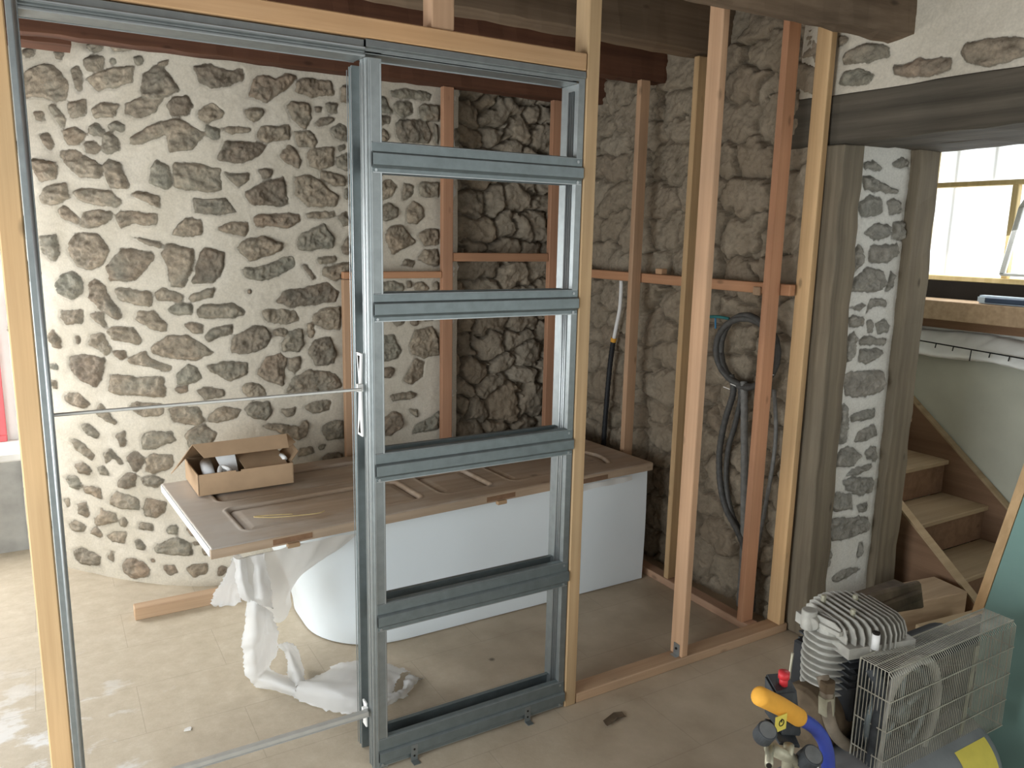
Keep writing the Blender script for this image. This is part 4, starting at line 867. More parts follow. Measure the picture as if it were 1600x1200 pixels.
rough_beam('ceiling_beam', [(-2.7, [(.49, 2.385), (.60, 2.38), (.68, 2.46), (.68, 2.61), (.47, 2.61)]), (1.90, [(.52, 2.39), (.62, 2.38), (.70, 2.46), (.70, 2.61), (.50, 2.61)])],
    M['beam'], 'brown old beam above the bath, second one behind the metal frame')
rough_beam('ceiling_beam', [(-2.7, [(.92, 2.345), (1.0, 2.345), (1.0, 2.61), (.92, 2.61)]), (1.86, [(.91, 2.335), (1.0, 2.335), (1.0, 2.61), (.91, 2.61)])],
    M['beamred'], 'dark reddish beam over the pink stud nearest the rubble corner')
rough_beam('ceiling_beam', [(-2.7, [(1.385, 2.30), (1.46, 2.30), (1.49, 2.61), (1.38, 2.61)]), (1.90, [(1.40, 2.30), (1.50, 2.30), (1.50, 2.61), (1.40, 2.61)])],
    M['beamred'], 'dark red-brown beam along the top of the pointed stone wall')
rough_beam('ceiling_beam', [(-2.6, [(1.60, 2.31), (1.74, 2.31), (1.74, 2.44), (1.60, 2.44)]), (-.60, [(1.60, 2.31), (1.76, 2.31), (1.76, 2.44), (1.60, 2.44)])],
    M['beamred'], 'short dark beam end let into the stone wall at top left')

# ------------------------------------------------------------------ oak lintels and jamb posts of the opening
def oak(name, pts_bot, pts_top, mat, label, cat, jitter=.004, seg=26):
    b = MB(); R = rnd(len(label)); n = 4; vs = []; 
    for i in range(seg+1):
        t = i/seg
        for k in range(4):
            p = Vector(pts_bot[k]).lerp(Vector(pts_top[k]), t); vs.append(p+Vector((R.uniform(-1, 1), R.uniform(-1, 1), R.uniform(-1, 1)))*jitter)
    b.add(vs, [(i*n+k, i*n+(k+1) % n, (i+1)*n+(k+1) % n, (i+1)*n+k) for i in range(seg) for k in range(n)]+[(3, 2, 1, 0), tuple(seg*n+k for k in range(4))])
    o = b.build(name, mat, loc=tuple(pts_bot[0]), bevel=.004)
    return tag(o, label, cat)
oak('oak_lintel', [(1.822, .175, 1.978), (2.10, .175, 1.978), (2.10, .175, 2.16), (1.822, .175, 2.16)], [(1.822, -2.06, 1.99), (2.10, -2.06, 1.99), (2.10, -2.06, 2.14), (1.822, -2.06, 2.14)],
    M['oakY'], 'dark weathered oak lintel across the doorway, below the white plaster', 'lintel')
oak('oak_lintel', [(2.12, -.02, 1.985), (2.40, -.02, 1.985), (2.40, -.02, 2.15), (2.12, -.02, 2.15)], [(2.12, -2.06, 1.99), (2.40, -2.06, 1.99), (2.40, -2.06, 2.15), (2.12, -2.06, 2.15)],
    M['oakY'], 'inner oak lintel on the stair side of the doorway, behind the outer one', 'lintel')
oak('oak_post', [(1.832, -.11, 0), (1.975, -.10, 0), (1.975, .05, 0), (1.832, .05, 0)], [(1.812, -.10, 1.976), (1.932, -.10, 1.976), (1.932, .05, 1.976), (1.812, .05, 1.976)],
    M['oak'], 'wide weathered oak post left of the white stone reveal, next to the pine studs', 'post')
oak('oak_post', [(2.262, -.125, 0), (2.40, -.125, 0), (2.40, -.06, 0), (2.262, -.06, 0)], [(2.245, -.125, 1.983), (2.385, -.125, 1.983), (2.385, -.06, 1.983), (2.245, -.06, 1.983)],
    M['oak'], 'grey oak post on the stair side, right of the white stone reveal', 'post')

# ------------------------------------------------------------------ softwood framing
def timber(name, x0, x1, y0, y1, z0, z1, mat, label, cat='timber', group=None, dx=0, dy=0, bevel=.003):
    b = MB()
    if abs(z1-z0) > max(abs(x1-x0), abs(y1-y0)):
        b.hexa([(x0, y0, z0), (x1, y0, z0), (x1, y1, z0), (x0, y1, z0)], [(x0+dx, y0+dy, z1), (x1+dx, y0+dy, z1), (x1+dx, y1+dy, z1), (x0+dx, y1+dy, z1)])
    else: b.box(x0, x1, y0, y1, z0, z1)
    o = b.build(name, mat, loc=((x0+x1)/2, (y0+y1)/2, z0), bevel=bevel)
    return tag(o, label, cat, group)
G = 'studs of the timber partition'
timber('timber_stud', -.842, -.795, -.04, .04, 0, 2.60, M['pine'], 'yellowish pine post at the left edge of the metal door frame', 'stud', G)
timber('timber_stud', .688, .734, -.036, .036, 0, 2.60, M['pine'], 'tall yellow pine post screwed to the right edge of the metal door frame', 'stud', G)
timber('timber_header', -.794, .685, -.036, .036, 2.108, 2.158, M['pineX'], 'horizontal orange pine header lying on top of the metal door frame', 'header')
timber('timber_stud', .178, .245, -.03, .03, 2.16, 2.60, M['doug'], 'short pine stud standing on the header above the metal frame', 'stud', G)
timber('timber_sole_plate', .738, 1.825, -.034, .036, 0, .036, M['dougX'], 'dusty wooden sole plate on the floor, from the metal frame to the oak post', 'sole plate')
timber('timber_stud', 1.232, 1.263, -.032, .034, .036, 2.60, M['doug'], 'pale pinkish stud alone in the middle of the floor plate, metal bracket at its foot', 'stud', G)
timber('timber_stud', 1.775, 1.808, -.032, .034, .036, 2.60, M['pine'], 'yellowish corner stud against the oak post', 'stud', G)
timber('timber_sole_plate', 1.665, 1.725, .04, 1.44, 0, .034, M['dougY'], 'wooden sole plate along the rubble wall, running back behind the bath', 'sole plate')
H = 'studs in front of the rubble walls'
timber('timber_stud', 1.655, 1.722, .062, .092, .034, 2.60, M['red'], 'reddish stud in front of the black hose coil', 'stud', H)
timber('timber_stud', 1.67, 1.725, .54, .57, .034, 2.375, M['pine'], 'thin yellowish stud just left of the pale pinkish one, reaching the brown beam', 'stud', H)
timber('timber_stud', 1.665, 1.722, .905, .935, .034, 2.335, M['doug'], 'pinkish stud behind the right end of the bath, beside the white cable', 'stud', H)
timber('timber_stud', .915, .972, 1.43, 1.462, .0, 2.30, M['red'], 'reddish stud where the pointed wall meets the bare rubble', 'stud', H)
timber('timber_stud', 1.535, 1.60, 1.43, 1.462, .0, 2.30, M['red'], 'reddish stud in the dark corner of the rubble niche', 'stud', H)
timber('timber_stud', .415, .468, 1.435, 1.465, .0, 1.405, M['doug'], 'short pinkish stud on the pointed wall, ending halfway up under a rail', 'stud', H)
timber('timber_rail', .415, .913, 1.43, 1.462, 1.408, 1.440, M['redX'], 'short reddish rail on the pointed stone wall, between two studs', 'rail')
timber('timber_rail', .975, 1.533, 1.435, 1.465, 1.488, 1.530, M['redX'], 'reddish rail across the bare rubble niche between two studs', 'rail')
timber('timber_rail', 1.728, 1.762, .02, 1.47, 1.408, 1.452, M['redY'], 'long reddish rail running along the brown rubble wall behind the studs', 'rail')
timber('timber_block', 1.730, 1.766, .77, .815, 1.454, 1.480, M['doug'], 'small wooden block sitting on the long reddish rail', 'block')
timber('timber_block', 1.72, 1.81, .16, .20, 1.40, 1.435, M['dougX'], 'small wooden packer sticking out under the rail beside the corner stud', 'block')
b = MB(); b.box(1.212, 1.230, -.02, .012, .037, .040); b.box(1.2285, 1.2315, -.02, .012, .037, .085)
o = b.build('angle_bracket', M['zinclight'], loc=(1.22, 0, .037), bevel=.0008)
s_ = MB(); s_.tube([(1.2255, -.004, .065), (1.2285, -.004, .065)], .005); s_.build('screw', M['dark'], o)
tag(o, 'small metal angle bracket screwed at the foot of the pale pinkish stud', 'bracket')

# timber offcut on the floor by the wall
timber('timber_offcut', -.542, .02, 1.345, 1.405, 0, .052, M['doug'].copy() if False else M['dougX'], 'pinkish timber offcut lying on the floor at the foot of the stone wall', 'timber')

# ------------------------------------------------------------------ galvanised pocket door frame
F = thing('sliding_door_frame', (0, 0, 0), 'galvanised metal sliding pocket door frame with five cross bars, mounted in the timber partition', 'door frame')
Z = M['zinc']
# left side jamb: folded profile
b = MB(); b.box(-.793, -.788, -.04, .05, .004, 2.09); b.box(-.793, -.770, -.043, -.037, .004, 2.09); b.box(-.793, -.770, .045, .05, .004, 2.09)
o = b.build('side_jamb', Z, F, bevel=.0012)
b = MB(); b.tube([(-.777, -.044, .004), (-.777, -.044, 2.09)], .0045, 8); b.build('highlight_bead', M['zinclight'], o, smooth=True)  # lighter steel along the jamb paints in its highlight strip
# top track over the door opening
def shaped_bar(b, x0, x1, prof):
    """prof: closed (y,z) outline"""
    n = len(prof); b.add([(x0, y, z) for y, z in prof]+[(x1, y, z) for y, z in prof], [tuple(range(n)), tuple(range(n, 2*n))[::-1]]+[(i, (i+1) % n, n+(i+1) % n, n+i) for i in range(n)])
def folded(pts, t=.0022):
    """thin folded sheet outline from a (y,z) polyline"""
    out = []; m = len(pts); nn = []
    for i in range(m):
        a = pts[max(i-1, 0)]; c = pts[min(i+1, m-1)]; dy = c[0]-a[0]; dz = c[1]-a[1]; L = math.hypot(dy, dz); nn.append((-dz/L*t, dy/L*t))
    return pts+[(p[0]+n[0], p[1]+n[1]) for p, n in zip(pts, nn)][::-1]
b = MB()
shaped_bar(b, -.788, -.012, folded([(-.034, 2.061), (-.034, 2.067), (-.029, 2.069), (-.029, 2.075), (-.036, 2.079), (-.036, 2.083), (-.026, 2.086), (-.026, 2.102), (.05, 2.102), (.05, 2.062)]))
shaped_bar(b, -.788, -.012, folded([(-.034, 2.062), (.045, 2.062), (.045, 2.068)]))
o = b.build('top_track', Z, F, bevel=.0006)
b = MB(); b.box(-.775, -.014, -.0375, -.0345, 2.080, 2.083); b.box(-.775, -.014, -.0365, -.0335, 2.061, 2.064); b.box(-.775, -.014, .046, .049, 2.060, 2.063); b.build('rib', M['zinclight'], o)
b = MB()
shaped_bar(b, -.010, .684, folded([(-.028, 2.076), (-.028, 2.084), (-.034, 2.088), (-.034, 2.103), (.05, 2.103), (.05, 2.068)]))
b.box(-.010, .660, -.027, .048, 2.070, 2.073); o = b.build('top_channel', Z, F, bevel=.0006)
b = MB(); b.box(.034, .640, -.0295, -.0275, 2.075, 2.077); b.box(.034, .650, .0475, .0495, 2.067, 2.070); b.build('rib', M['zinclight'], o)
b = MB()
for i in range(9): b.box(.19+i*.018, .20+i*.018, -.0352, -.034, 2.092, 2.095)
b.build('slot', M['dark'], o)
# centre split jamb: front and rear posts
def split_post(yf, yb, x0, x1, z0):
    b = MB(); d = 1 if yb > yf else -1
    prof = [(x0+.010, yf), (x0+.004, yf+.004*d), (x0, yf+.010*d), (x0, yf+.014*d), (x0+.005, yf+.017*d), (x0+.005, yf+.023*d), (x0, yf+.026*d), (x0, yb), (x1, yb), (x1, yf)]
    n = len(prof)
    b.add([(x, y, z0) for x, y in prof]+[(x, y, 2.062) for x, y in prof], [tuple(range(n)), tuple(range(n, 2*n))[::-1]]+[(i, (i+1) % n, n+(i+1) % n, n+i) for i in range(n)])
    return b
split_post(-.030, .012, -.010, .033, .003).build('center_jamb', M['zinc'], F)
o = split_post(.130, .092, -.004, .033, .003).build('center_jamb', M['zincdark'], F)
b = MB()
for y in (-.0285, -.012, .010): b.box(-.0115, -.0095, y-.0012, y+.0012, .003, 2.055)
b.box(.002, .004, -.0315, -.0295, .003, 2.055); b.box(-.0062, -.0042, .094, .097, .003, 2.055); b.box(-.0062, -.0042, .1275, .13, .003, 2.055); b.box(.028, .031, -.031, -.0295, .003, 2.05)
b.build('edge_rib', M['zinclight'], F)
# pocket end jamb with ribs
b = MB(); b.box(.662, .665, -.028, .056, .004, 2.07); b.box(.662, .684, -.031, -.028, .004, 2.10); b.box(.662, .684, .056, .059, .004, 2.07); b.box(.681, .684, -.03, .058, .004, 2.07)
o = b.build('pocket_jamb', M['zinc'], F)
b = MB()
for y in (-.006, .004, .016): b.tube([(.661, y, .01), (.661, y, 2.05)], .0035, 6)
b.build('rib', M['zinclight'], o, smooth=True)
# cross bars, front and back
screwm = MB()
for zc, h in ((1.815, .079), (1.416, .077), (.960, .084), (.500, .086), (.056, .092)):
    z0 = zc-h/2; z1 = zc+h/2
    b = MB()
    prof = [(-.030, z0), (-.030, z0+.012), (-.036, z0+.018), (-.040, z0+.020), (-.040, z0+.048), (-.036, z0+.051), (-.031, z0+.054), (-.031, z1-.003), (-.028, z1), (-.012, z1)]
    shaped_bar(b, .004, .683, folded(prof, .0018)); shaped_bar(b, .004, .683, folded([(-.030, z0), (-.012, z0)], .0018))
    o = b.build('crossbar', M['zincdark'], F)
    b = MB(); b.box(.006, .682, -.0412, -.0392, z0+.046, z0+.049); b.box(.006, .682, -.0325, -.0295, z0-.001, z0+.0015); b.box(.006, .682, -.0320, -.0300, z1-.003, z1-.001); b.build('fold_line', M['zinclight'], o)
    for zz in (z0+.006, z1-.012):
        q = MB(); q.tube([(.667, -.0345, zz), (.667, -.031, zz)], .0045, 8); q.build('screw', M['zinclight'], o)
    q = MB(); q.tube([(.014, -.0345, z0+.006), (.014, -.031, z0+.006)], .004, 8); q.build('screw', M['zinclight'], o)
    b = MB(); shaped_bar(b, .004, .683, folded([(.026, z0), (.046, z0), (.053, z0+.02), (.053, z0+.048), (.046, z0+.054), (.046, z1), (.032, z1)], .0018)); b.build('crossbar', M['zincdark'], F)
# floor fixing tabs on the lowest bar
for x in (.105, .520):
    b = MB(); b.box(x, x+.022, -.0425, -.0405, .001, .055); b.box(x, x+.022, -.065, -.0405, .0, .0025)
    o = b.build('fixing_tab', M['zinc'], F)
    b = MB(); b.tube([(x+.011, -.0435, .040), (x+.011, -.0423, .040)], .0035, 8); b.tube([(x+.011, -.0435, .018), (x+.011, -.0423, .018)], .0035, 8); b.build('hole', M['dark'], o)
# spacer rods across the door opening
b = MB(); b.box(-.787, -.022, -.004, .004, 1.182, 1.190); b.build('spacer_rod', M['alu'], F, bevel=.002)
b = MB(); b.box(-.787, -.018, -.008, .010, .176, .192); b.box(-.787, -.018, -.012, -.008, .176, .179); b.build('spacer_rod', M['alu'], F, bevel=.003)
def spacer_clip(z0, z1, zm, wide):
    b = MB(); x = -.013
    ys = (.050, .016) if wide else (.046, .020); ym = (.034, .019)
    b.prism([(x, ys[0], z1), (x, ym[0], zm), (x, ys[0], z0), (x, ys[1]-.004, z0), (x, ym[1], zm), (x, ys[1]-.004, z1)], (-.006, 0, 0))
    b.box(-.030, -.013, .012, .024, zm-.012, zm+.010)
    o = b.build('spacer_clip', M['clip'], F, bevel=.001)
    b = MB()
    for (za, zb) in ((z1-.008, z1-.055), (z0+.008, z0+.050)):
        b.prism([(x-.0062, .040, za), (x-.0062, .022, za), (x-.0062, .029, zb)], (-.0006, 0, 0))
    if wide: b.build('opening', M['dark'], o)
    return o
spacer_clip(1.045, 1.285, 1.188, True); spacer_clip(.125, .205, .185, False)

# ------------------------------------------------------------------ bath tub
T = thing('bathtub', (.8, 1.04, 0), 'white freestanding bathtub with one rounded end, standing under an old door', 'bathtub')
def bath_outline(xl, yf, yb, rl, n=14, xr=1.615):
    p = []
    # start front right, go left, round the left end, back right
    for i in range(22): t = i/21; p.append((xr+(xl+rl-xr)*t, yf))
    for i in range(1, n+1): a = math.pi/2*i/n; p.append((xl+rl-rl*math.sin(a), yf+rl-rl*math.cos(a)))
    for i in range(1, 6): p.append((xl, yf+rl+(yb-yf-2*rl)*i/6))
    for i in range(0, n+1): a = math.pi/2*i/n; p.append((xl+rl-rl*math.cos(a), yb-rl+rl*math.sin(a)))
    for i in range(1, 22): t = i/21; p.append((xl+rl+(xr-xl-rl)*t, yb))
    return p
lv = []
for t in [0, .01, .03, .08, .2, .35, .5, .65, .8, .92, .97, 1.0]:
    z = .545*t; k = t**1.6
    xl = .065-.22*k+(.02 if t < .01 else 0); rl = .30+.02*k; yf = .662-.006*math.sin(t*math.pi); yb = 1.40
    lv.append([(x, y, z+(.004 if t == 0 else 0)) for x, y in bath_outline(xl, yf, yb, rl)])
ins = bath_outline(-.10, .71, 1.35, .29, xr=1.56)
lv.append([(x, y, .545) for x, y in ins])
for t, ix in ((.9, .03), (.55, .10), (.25, .17), (.16, .25)):
    lv.append([(x, y, .545*t) for x, y in bath_outline(-.10+ix*1.2, .71+ix*.45, 1.35-ix*.45, .28-ix*.5, xr=1.56-ix*.6)])
b = MB(); b.grid([r+[r[0]] for r in lv]); n = len(lv[0]); base = 0
b.add(lv[0], [tuple(range(len(lv[0])))]); b.add(lv[-1], [tuple(range(len(lv[-1])))])
o = b.build('shell', M['bath'], T, smooth=False)
bm = bmesh.new(); bm.from_mesh(o.data); bmesh.ops.remove_doubles(bm, verts=bm.verts, dist=.0005); bmesh.ops.recalc_face_normals(bm, faces=bm.faces)
for f in bm.faces: f.smooth = True
for e in bm.edges:
    if len(e.link_faces) == 2 and e.calc_face_angle(0) > .7: e.smooth = False
bm.to_mesh(o.data); bm.free()
# dark slab painted as the plinth's shadow gap, and overhanging film edge at the right end
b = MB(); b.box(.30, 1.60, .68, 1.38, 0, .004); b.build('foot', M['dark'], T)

# ------------------------------------------------------------------ old door lying on the bath
DO = Vector((-.36, .523, .548)); ang = math.radians(3.6); DU = Vector((math.cos(ang), math.sin(ang), 0)); DV = Vector((-math.sin(ang), math.cos(ang), 0))
def dp(u, v, w): return DO+DU*u+DV*v+Vector((0, 0, w))
D = thing('panelled_door', tuple(dp(1.0, .4, 0)), 'dusty old panelled wooden door laid flat across the bathtub', 'door')
L_, W_, TH = 2.00, .81, .037
us = np.linspace(0, L_, 701); vs_ = np.linspace(0, W_, 285); UU, VV = np.meshgrid(us, vs_)
panels = [(.14, .84, .10, .37, 0), (.14, .84, .45, .715, 0), (.93, 1.17, .10, .37, 1), (.93, 1.17, .45, .715, 1), (1.27, 1.87, .10, .37, 2), (1.27, 1.87, .45, .715, 2)]
hgt = np.zeros(UU.shape); grv = np.zeros(UU.shape)
for (u0, u1, v0, v1, kind) in panels:
    cu, cv = (u0+u1)/2, (v0+v1)/2; r = .035
    qx = np.abs(UU-cu)-((u1-u0)/2-r); qy = np.abs(VV-cv)-((v1-v0)/2-r)
    d = np.sqrt(np.maximum(qx, 0)**2+np.maximum(qy, 0)**2)+np.minimum(np.maximum(qx, qy), 0)-r
    if kind == 2: d = np.maximum(d, (UU-u1+.03)+((VV-cv)/.14)**2*.05-.02)
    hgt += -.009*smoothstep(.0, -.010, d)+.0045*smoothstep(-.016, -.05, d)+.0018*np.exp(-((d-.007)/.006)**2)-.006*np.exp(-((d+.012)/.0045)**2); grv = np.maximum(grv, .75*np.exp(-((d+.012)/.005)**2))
dust = np.clip(smoothstep(.42, .02, UU+.10*fbm(UU*9, VV*9, 91))*.62+.35*np.clip(fbm(UU*6, VV*10, 92)*1.6, 0, 1), 0, .75)*(1-grv)  # whitish tint, stronger towards the door's left end, plus random patches
edge = np.minimum(np.minimum(UU, L_-UU), np.minimum(VV, W_-VV)); hgt -= .004*smoothstep(.004, 0, edge)
top = np.array(DO)[None, None, :]+UU[..., None]*np.array(DU)+VV[..., None]*np.array(DV); top[..., 2] += TH+hgt
rootp = np.array(D['_w'])
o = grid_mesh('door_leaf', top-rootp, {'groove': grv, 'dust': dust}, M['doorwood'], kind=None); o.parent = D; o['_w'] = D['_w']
b = MB(); c = [(0, 0), (L_, 0), (L_, W_), (0, W_)]
pb = [dp(u, v, 0) for u, v in c]; pt = [dp(u, v, TH-.0045) for u, v in c]
b.add(pb+pt, [(3, 2, 1, 0)]+[(i, (i+1) % 4, 4+(i+1) % 4, 4+i) for i in range(4)])
bm = bmesh.new(); bm.from_mesh(o.data)
vv = [bm.verts.new(Vector(p)-Vector(D['_w'])) for p in b.v]
for f in b.f: bm.faces.new([vv[i] for i in f])
bm.to_mesh(o.data); bm.free()
def dbox(u0, u1, v0, v1, w0, w1): return MB().hexa([dp(u0, v0, w0), dp(u1, v0, w0), dp(u1, v1, w0), dp(u0, v1, w0)], [dp(u0, v0, w1), dp(u1, v0, w1), dp(u1, v1, w1), dp(u0, v1, w1)])
for u in (.26, 1.13):
    h_ = dbox(u-.055, u+.085, -.0012, .004, .006, .026).build('hinge_recess', M['stairdark'], D)
    dbox(u-.008, u+.036, -.014, .006, -.012, .004).build('hinge', M['dull'], D, bevel=.002)
dbox(1.55, 1.72, -.002, .004, .002, .022).build('hinge_recess', M['stairdark'], D)
# pale strip painted as window light on the door's left end face
dbox(-.003, .006, .012, W_-.012, .006, TH-.003).build('edge_strip', M['paper'], D)
# second thing on the door: thin strap of packing twine and a small tray
tw = smooth_path([dp(.33, .16, .046), dp(.25, .19, .047), dp(.20, .20, .047), dp(.27, .155, .047), dp(.40, .12, .047), dp(.44, .13, .047)], 8)
b = MB(); b.tube(tw, .0022, 6)
tag(b.build('packing_strap', M['yellowpine'], loc=tuple(tw[0]), smooth=True), 'thin pale strip of packing lying in the near door panel', 'strap')
tag(dbox(1.66, 1.80, .62, .70, TH+.001, TH+.012).build('wood_offcut', M['pineX'], loc=tuple(dp(1.7, .66, TH)), bevel=.002), 'small pale wood offcut at the far right end of the old door', 'offcut')

# ------------------------------------------------------------------ cardboard box on the door
bz = .590
B0 = Vector((-.306, 1.075, bz)); bang = math.radians(1.5)
def bp(u, v, w): return B0+Vector((math.cos(bang)*u-math.sin(bang)*v, math.sin(bang)*u+math.cos(bang)*v, w))
BX = thing('cardboard_box', tuple(bp(.19, .13, 0)), 'open brown cardboard box with raised lid on the left part of the old door', 'box')
bw, bd, bh, t_ = .375, .27, .086, .004
def bbox(b, u0, u1, v0, v1, w0, w1): b.hexa([bp(u0, v0, w0), bp(u1, v0, w0), bp(u1, v1, w0), bp(u0, v1, w0)], [bp(u0, v0, w1), bp(u1, v0, w1), bp(u1, v1, w1), bp(u0, v1, w1)])
b = MB(); bbox(b, 0, bw, 0, bd, 0, t_); bbox(b, 0, t_, 0, bd, t_, bh); bbox(b, bw-t_, bw, 0, bd, t_, bh); bbox(b, 0, bw, bd-t_, bd, t_, bh)
bbox(b, 0, .145, 0, t_, t_, bh); bbox(b, .165, bw, 0, t_, t_, bh); bbox(b, .145, .165, 0, t_, t_, bh-.006)
b.build('body', M['card'], BX)
# lid rises from the back edge and leans forward; lip hangs from its front edge
def quad(b, a, c, d, e, th):
    a, c, d, e = map(Vector, (a, c, d, e)); nrm = (c-a).cross(e-a).normalized()*th; b.hexa([a, c, d, e], [a+nrm, c+nrm, d+nrm, e+nrm])
lf, lz = .085, .190
b = MB(); quad(b, bp(0, bd, bh), bp(bw, bd, bh), bp(bw, lf, lz), bp(0, lf, lz), .003)
o = b.build('lid', M['card'], BX)
b = MB(); quad(b, bp(.0, lf, lz), bp(bw, lf, lz), bp(bw-.005, lf-.045, lz-.048), bp(.035, lf-.045, lz-.048), .003); b.build('lid_lip', M['card'], BX)
b = MB(); quad(b, bp(0, bd*.9, bh+.012), bp(0, lf, lz), bp(-.065, lf-.02, lz-.075), bp(-.075, bd*.55, bh-.022), .003); b.build('lid_ear', M['cardlight'], BX)
b = MB(); quad(b, bp(bw, bd*.8, bh+.020), bp(bw, lf, lz), bp(bw+.045, lf+.03, lz-.050), bp(bw+.03, bd*.6, bh+.02), .003); b.build('lid_ear', M['card'], BX)
b = MB(); quad(b, bp(bw, .03, bh), bp(bw, .20, bh), bp(bw+.045, .18, bh+.045), bp(bw+.04, .06, bh+.03), .003); b.build('side_flap', M['card'], BX)
def inside(name, b, m, label, cat, bev=0, sm=False):
    return tag(b.build(name, m, loc=tuple(bp(.15, .1, t_)), bevel=bev, smooth=sm), label, cat)
b = MB(); quad(b, bp(.19, .02, .070), bp(.355, .02, .078), bp(.350, .20, .118), bp(.180, .20, .110), .006)
inside('cardboard_insert', b, M['card'], 'folded piece of brown cardboard inside the open box, right half', 'cardboard')
b = MB(); quad(b, bp(.125, .05, .02), bp(.172, .05, .02), bp(.168, .13, .135), bp(.088, .13, .130), .003)
inside('instruction_leaflet', b, M['paper'], 'upright white leaflet standing in the open cardboard box', 'leaflet')
b = MB(); b.tube([bp(.05, .03, .062), bp(.062, .16, .085)], .024, 16); inside('pipe_fitting', b, M['paper'], 'pale plastic fitting lying left of the leaflet in the box', 'fitting', 0, True)
b = MB(); b.tube(smooth_path([bp(.085, .02, .075), bp(.10, .06, .090), bp(.125, .03, .084), bp(.11, .015, .070)], 6), .009, 8); inside('pipe_fitting', b, M['clip'], 'small curved white fitting at the front of the open box', 'fitting', 0, True)
b = MB(); b.tube([bp(.355, .05, .092), bp(.352, .09, .100)], .010, 12); o = inside('pipe_fitting', b, M['clip'], 'little white ring fitting at the right side of the open box', 'fitting', 0, True)

# ------------------------------------------------------------------ plastic film around the bath
def crumple(P, amp, seed, sc=9):
    P = np.array(P, float); h, w, _ = P.shape
    # refine by bilinear / catmull interpolation
    def ref(A, n):
        m = A.shape[0]; t = np.linspace(0, m-1, (m-1)*n+1); out = []
        for x in t:
            i = min(int(x), m-2); f = x-i; p0 = A[max(i-1, 0)]; p1 = A[i]; p2 = A[i+1]; p3 = A[min(i+2, m-1)]
            out.append(.5*(2*p1+(p2-p0)*f+(2*p0-5*p1+4*p2-p3)*f*f+(3*p1-p0-3*p2+p3)*f**3))
        return np.array(out)
    Q = ref(P, 9); Q = np.swapaxes(ref(np.swapaxes(Q, 0, 1), 9), 0, 1)
    du = np.gradient(Q, axis=0); dv = np.gradient(Q, axis=1); N = np.cross(du, dv); N /= np.linalg.norm(N, axis=2, keepdims=True)+1e-9
    a = Q[..., 0]+.7*Q[..., 1]; c = Q[..., 2]*1.0+Q[..., 1]*.6
    r = 1-np.abs(fbm(a*sc, c*sc, seed, 3))*3.2; r2 = 1-np.abs(fbm(a*sc*2.7+9, c*sc*2.2, seed+5, 2))*3
    return Q+N*(amp*(r+.45*r2))[..., None]
def sheet(name, P, amp, seed, mat, parent, sc=9, torn=0.0, zmax=9):
    Q = crumple(P, amp, seed, sc); h, w, _ = Q.shape; Q[..., 2] = np.clip(Q[..., 2], .003, zmax)
    o = grid_mesh(name, Q-np.array(parent['_w']), {}, mat, kind=None); o.parent = parent; o['_w'] = parent['_w']
    if torn:
        bm = bmesh.new(); bm.from_mesh(o.data); R = rnd(seed); bound = [v for v in bm.verts if v.is_boundary]
        for v in bound: v.co += Vector((R.uniform(-1, 1), R.uniform(-1, 1), 0))*torn
        for v in bm.verts: v.co.z = max(v.co.z, .002-parent['_w'][2])
        bm.to_mesh(o.data); bm.free()
    return o
PS = thing('plastic_sheet', (-.1, .5, 0), 'torn white plastic film hanging from under the old door down onto the floor', 'plastic sheet')
sheet('drape', PL['drape'], .006, 3, M['filmthin'], PS, 7, 0, .545)
sheet('drape', PL['bunch'], .006, 14, M['film'], PS, 9, .003, .545)
sheet('flap', PL['flap'], .007, 5, M['film'], PS, 9, .005, .545)
sheet('tail', PL['tail'], .008, 7, M['film'], PS, 8, .004)
sheet('tail', PL['tail2'], .006, 8, M['film'], PS, 9, .003)
sheet('floor_sheet', PL['floor'], .008, 9, M['film'], PS, 7, .006)
sheet('floor_sheet', PL['rim'], .009, 10, M['film'], PS, 14, .007)
b = MB(); 
fs = [dp(1.50+.36*i/12, -.010-.006*math.sin(i*1.3), -.002) for i in range(13)]; dn = [p+Vector((0, -.002, -.018-.010*abs(math.sin(i*.55)))) for i, p in enumerate(fs)]
b.grid([fs, dn]); o = b.build('film_strip', M['filmthin'], loc=tuple(fs[0]), smooth=True); tag(o, 'thin strip of clear film hanging under the right end of the old door', 'film')

# ------------------------------------------------------------------ conduits and cables
W = []
def ribbed(path, r, n=10, pitch=.006, amp=.12):
    path = [Vector(p) for p in path]; b = MB(); rr = [r*(1+amp*(i % 2)) for i in range(len(path))]; b.tube(path, rr, n); return b
coil = [(1.765+.012*math.sin(a*.7), .252+.155*math.cos(a)*(1+.05*math.sin(a*.31)), 1.155+.148*math.sin(a)*(1+.05*math.cos(a*.43))) for a in [math.pi*.8+k*.16 for k in range(int(2*math.pi*2.6/.16))]]
b = ribbed(coil, .0125); C1 = thing('electrical_conduit', (1.775, .25, 1.0), 'coil of black corrugated conduit hanging on the rubble wall behind the reddish stud', 'conduit')
b.build('coil', M['conduit'], C1, smooth=True)
t1 = smooth_path([(1.77, .33, 1.045), (1.77, .31, .97), (1.77, .345, .84), (1.77, .365, .70), (1.77, .35, .56), (1.765, .30, .45), (1.76, .20, .35), (1.76, .13, .22), (1.77, .11, .04)], 12)
ribbed(t1, .013).build('hanging_tube', M['conduit'], C1, smooth=True)
t2 = smooth_path([(1.775, .29, 1.02), (1.78, .275, .95), (1.785, .30, .83), (1.785, .33, .70), (1.785, .325, .55), (1.78, .27, .42), (1.78, .17, .30), (1.78, .155, .03)], 12)
ribbed(t2, .011).build('hanging_tube', M['conduit'], C1, smooth=True)
t3 = smooth_path([(1.765, .25, 1.03), (1.765, .235, .9), (1.77, .21, .6), (1.775, .19, .3), (1.775, .185, .03)], 12)
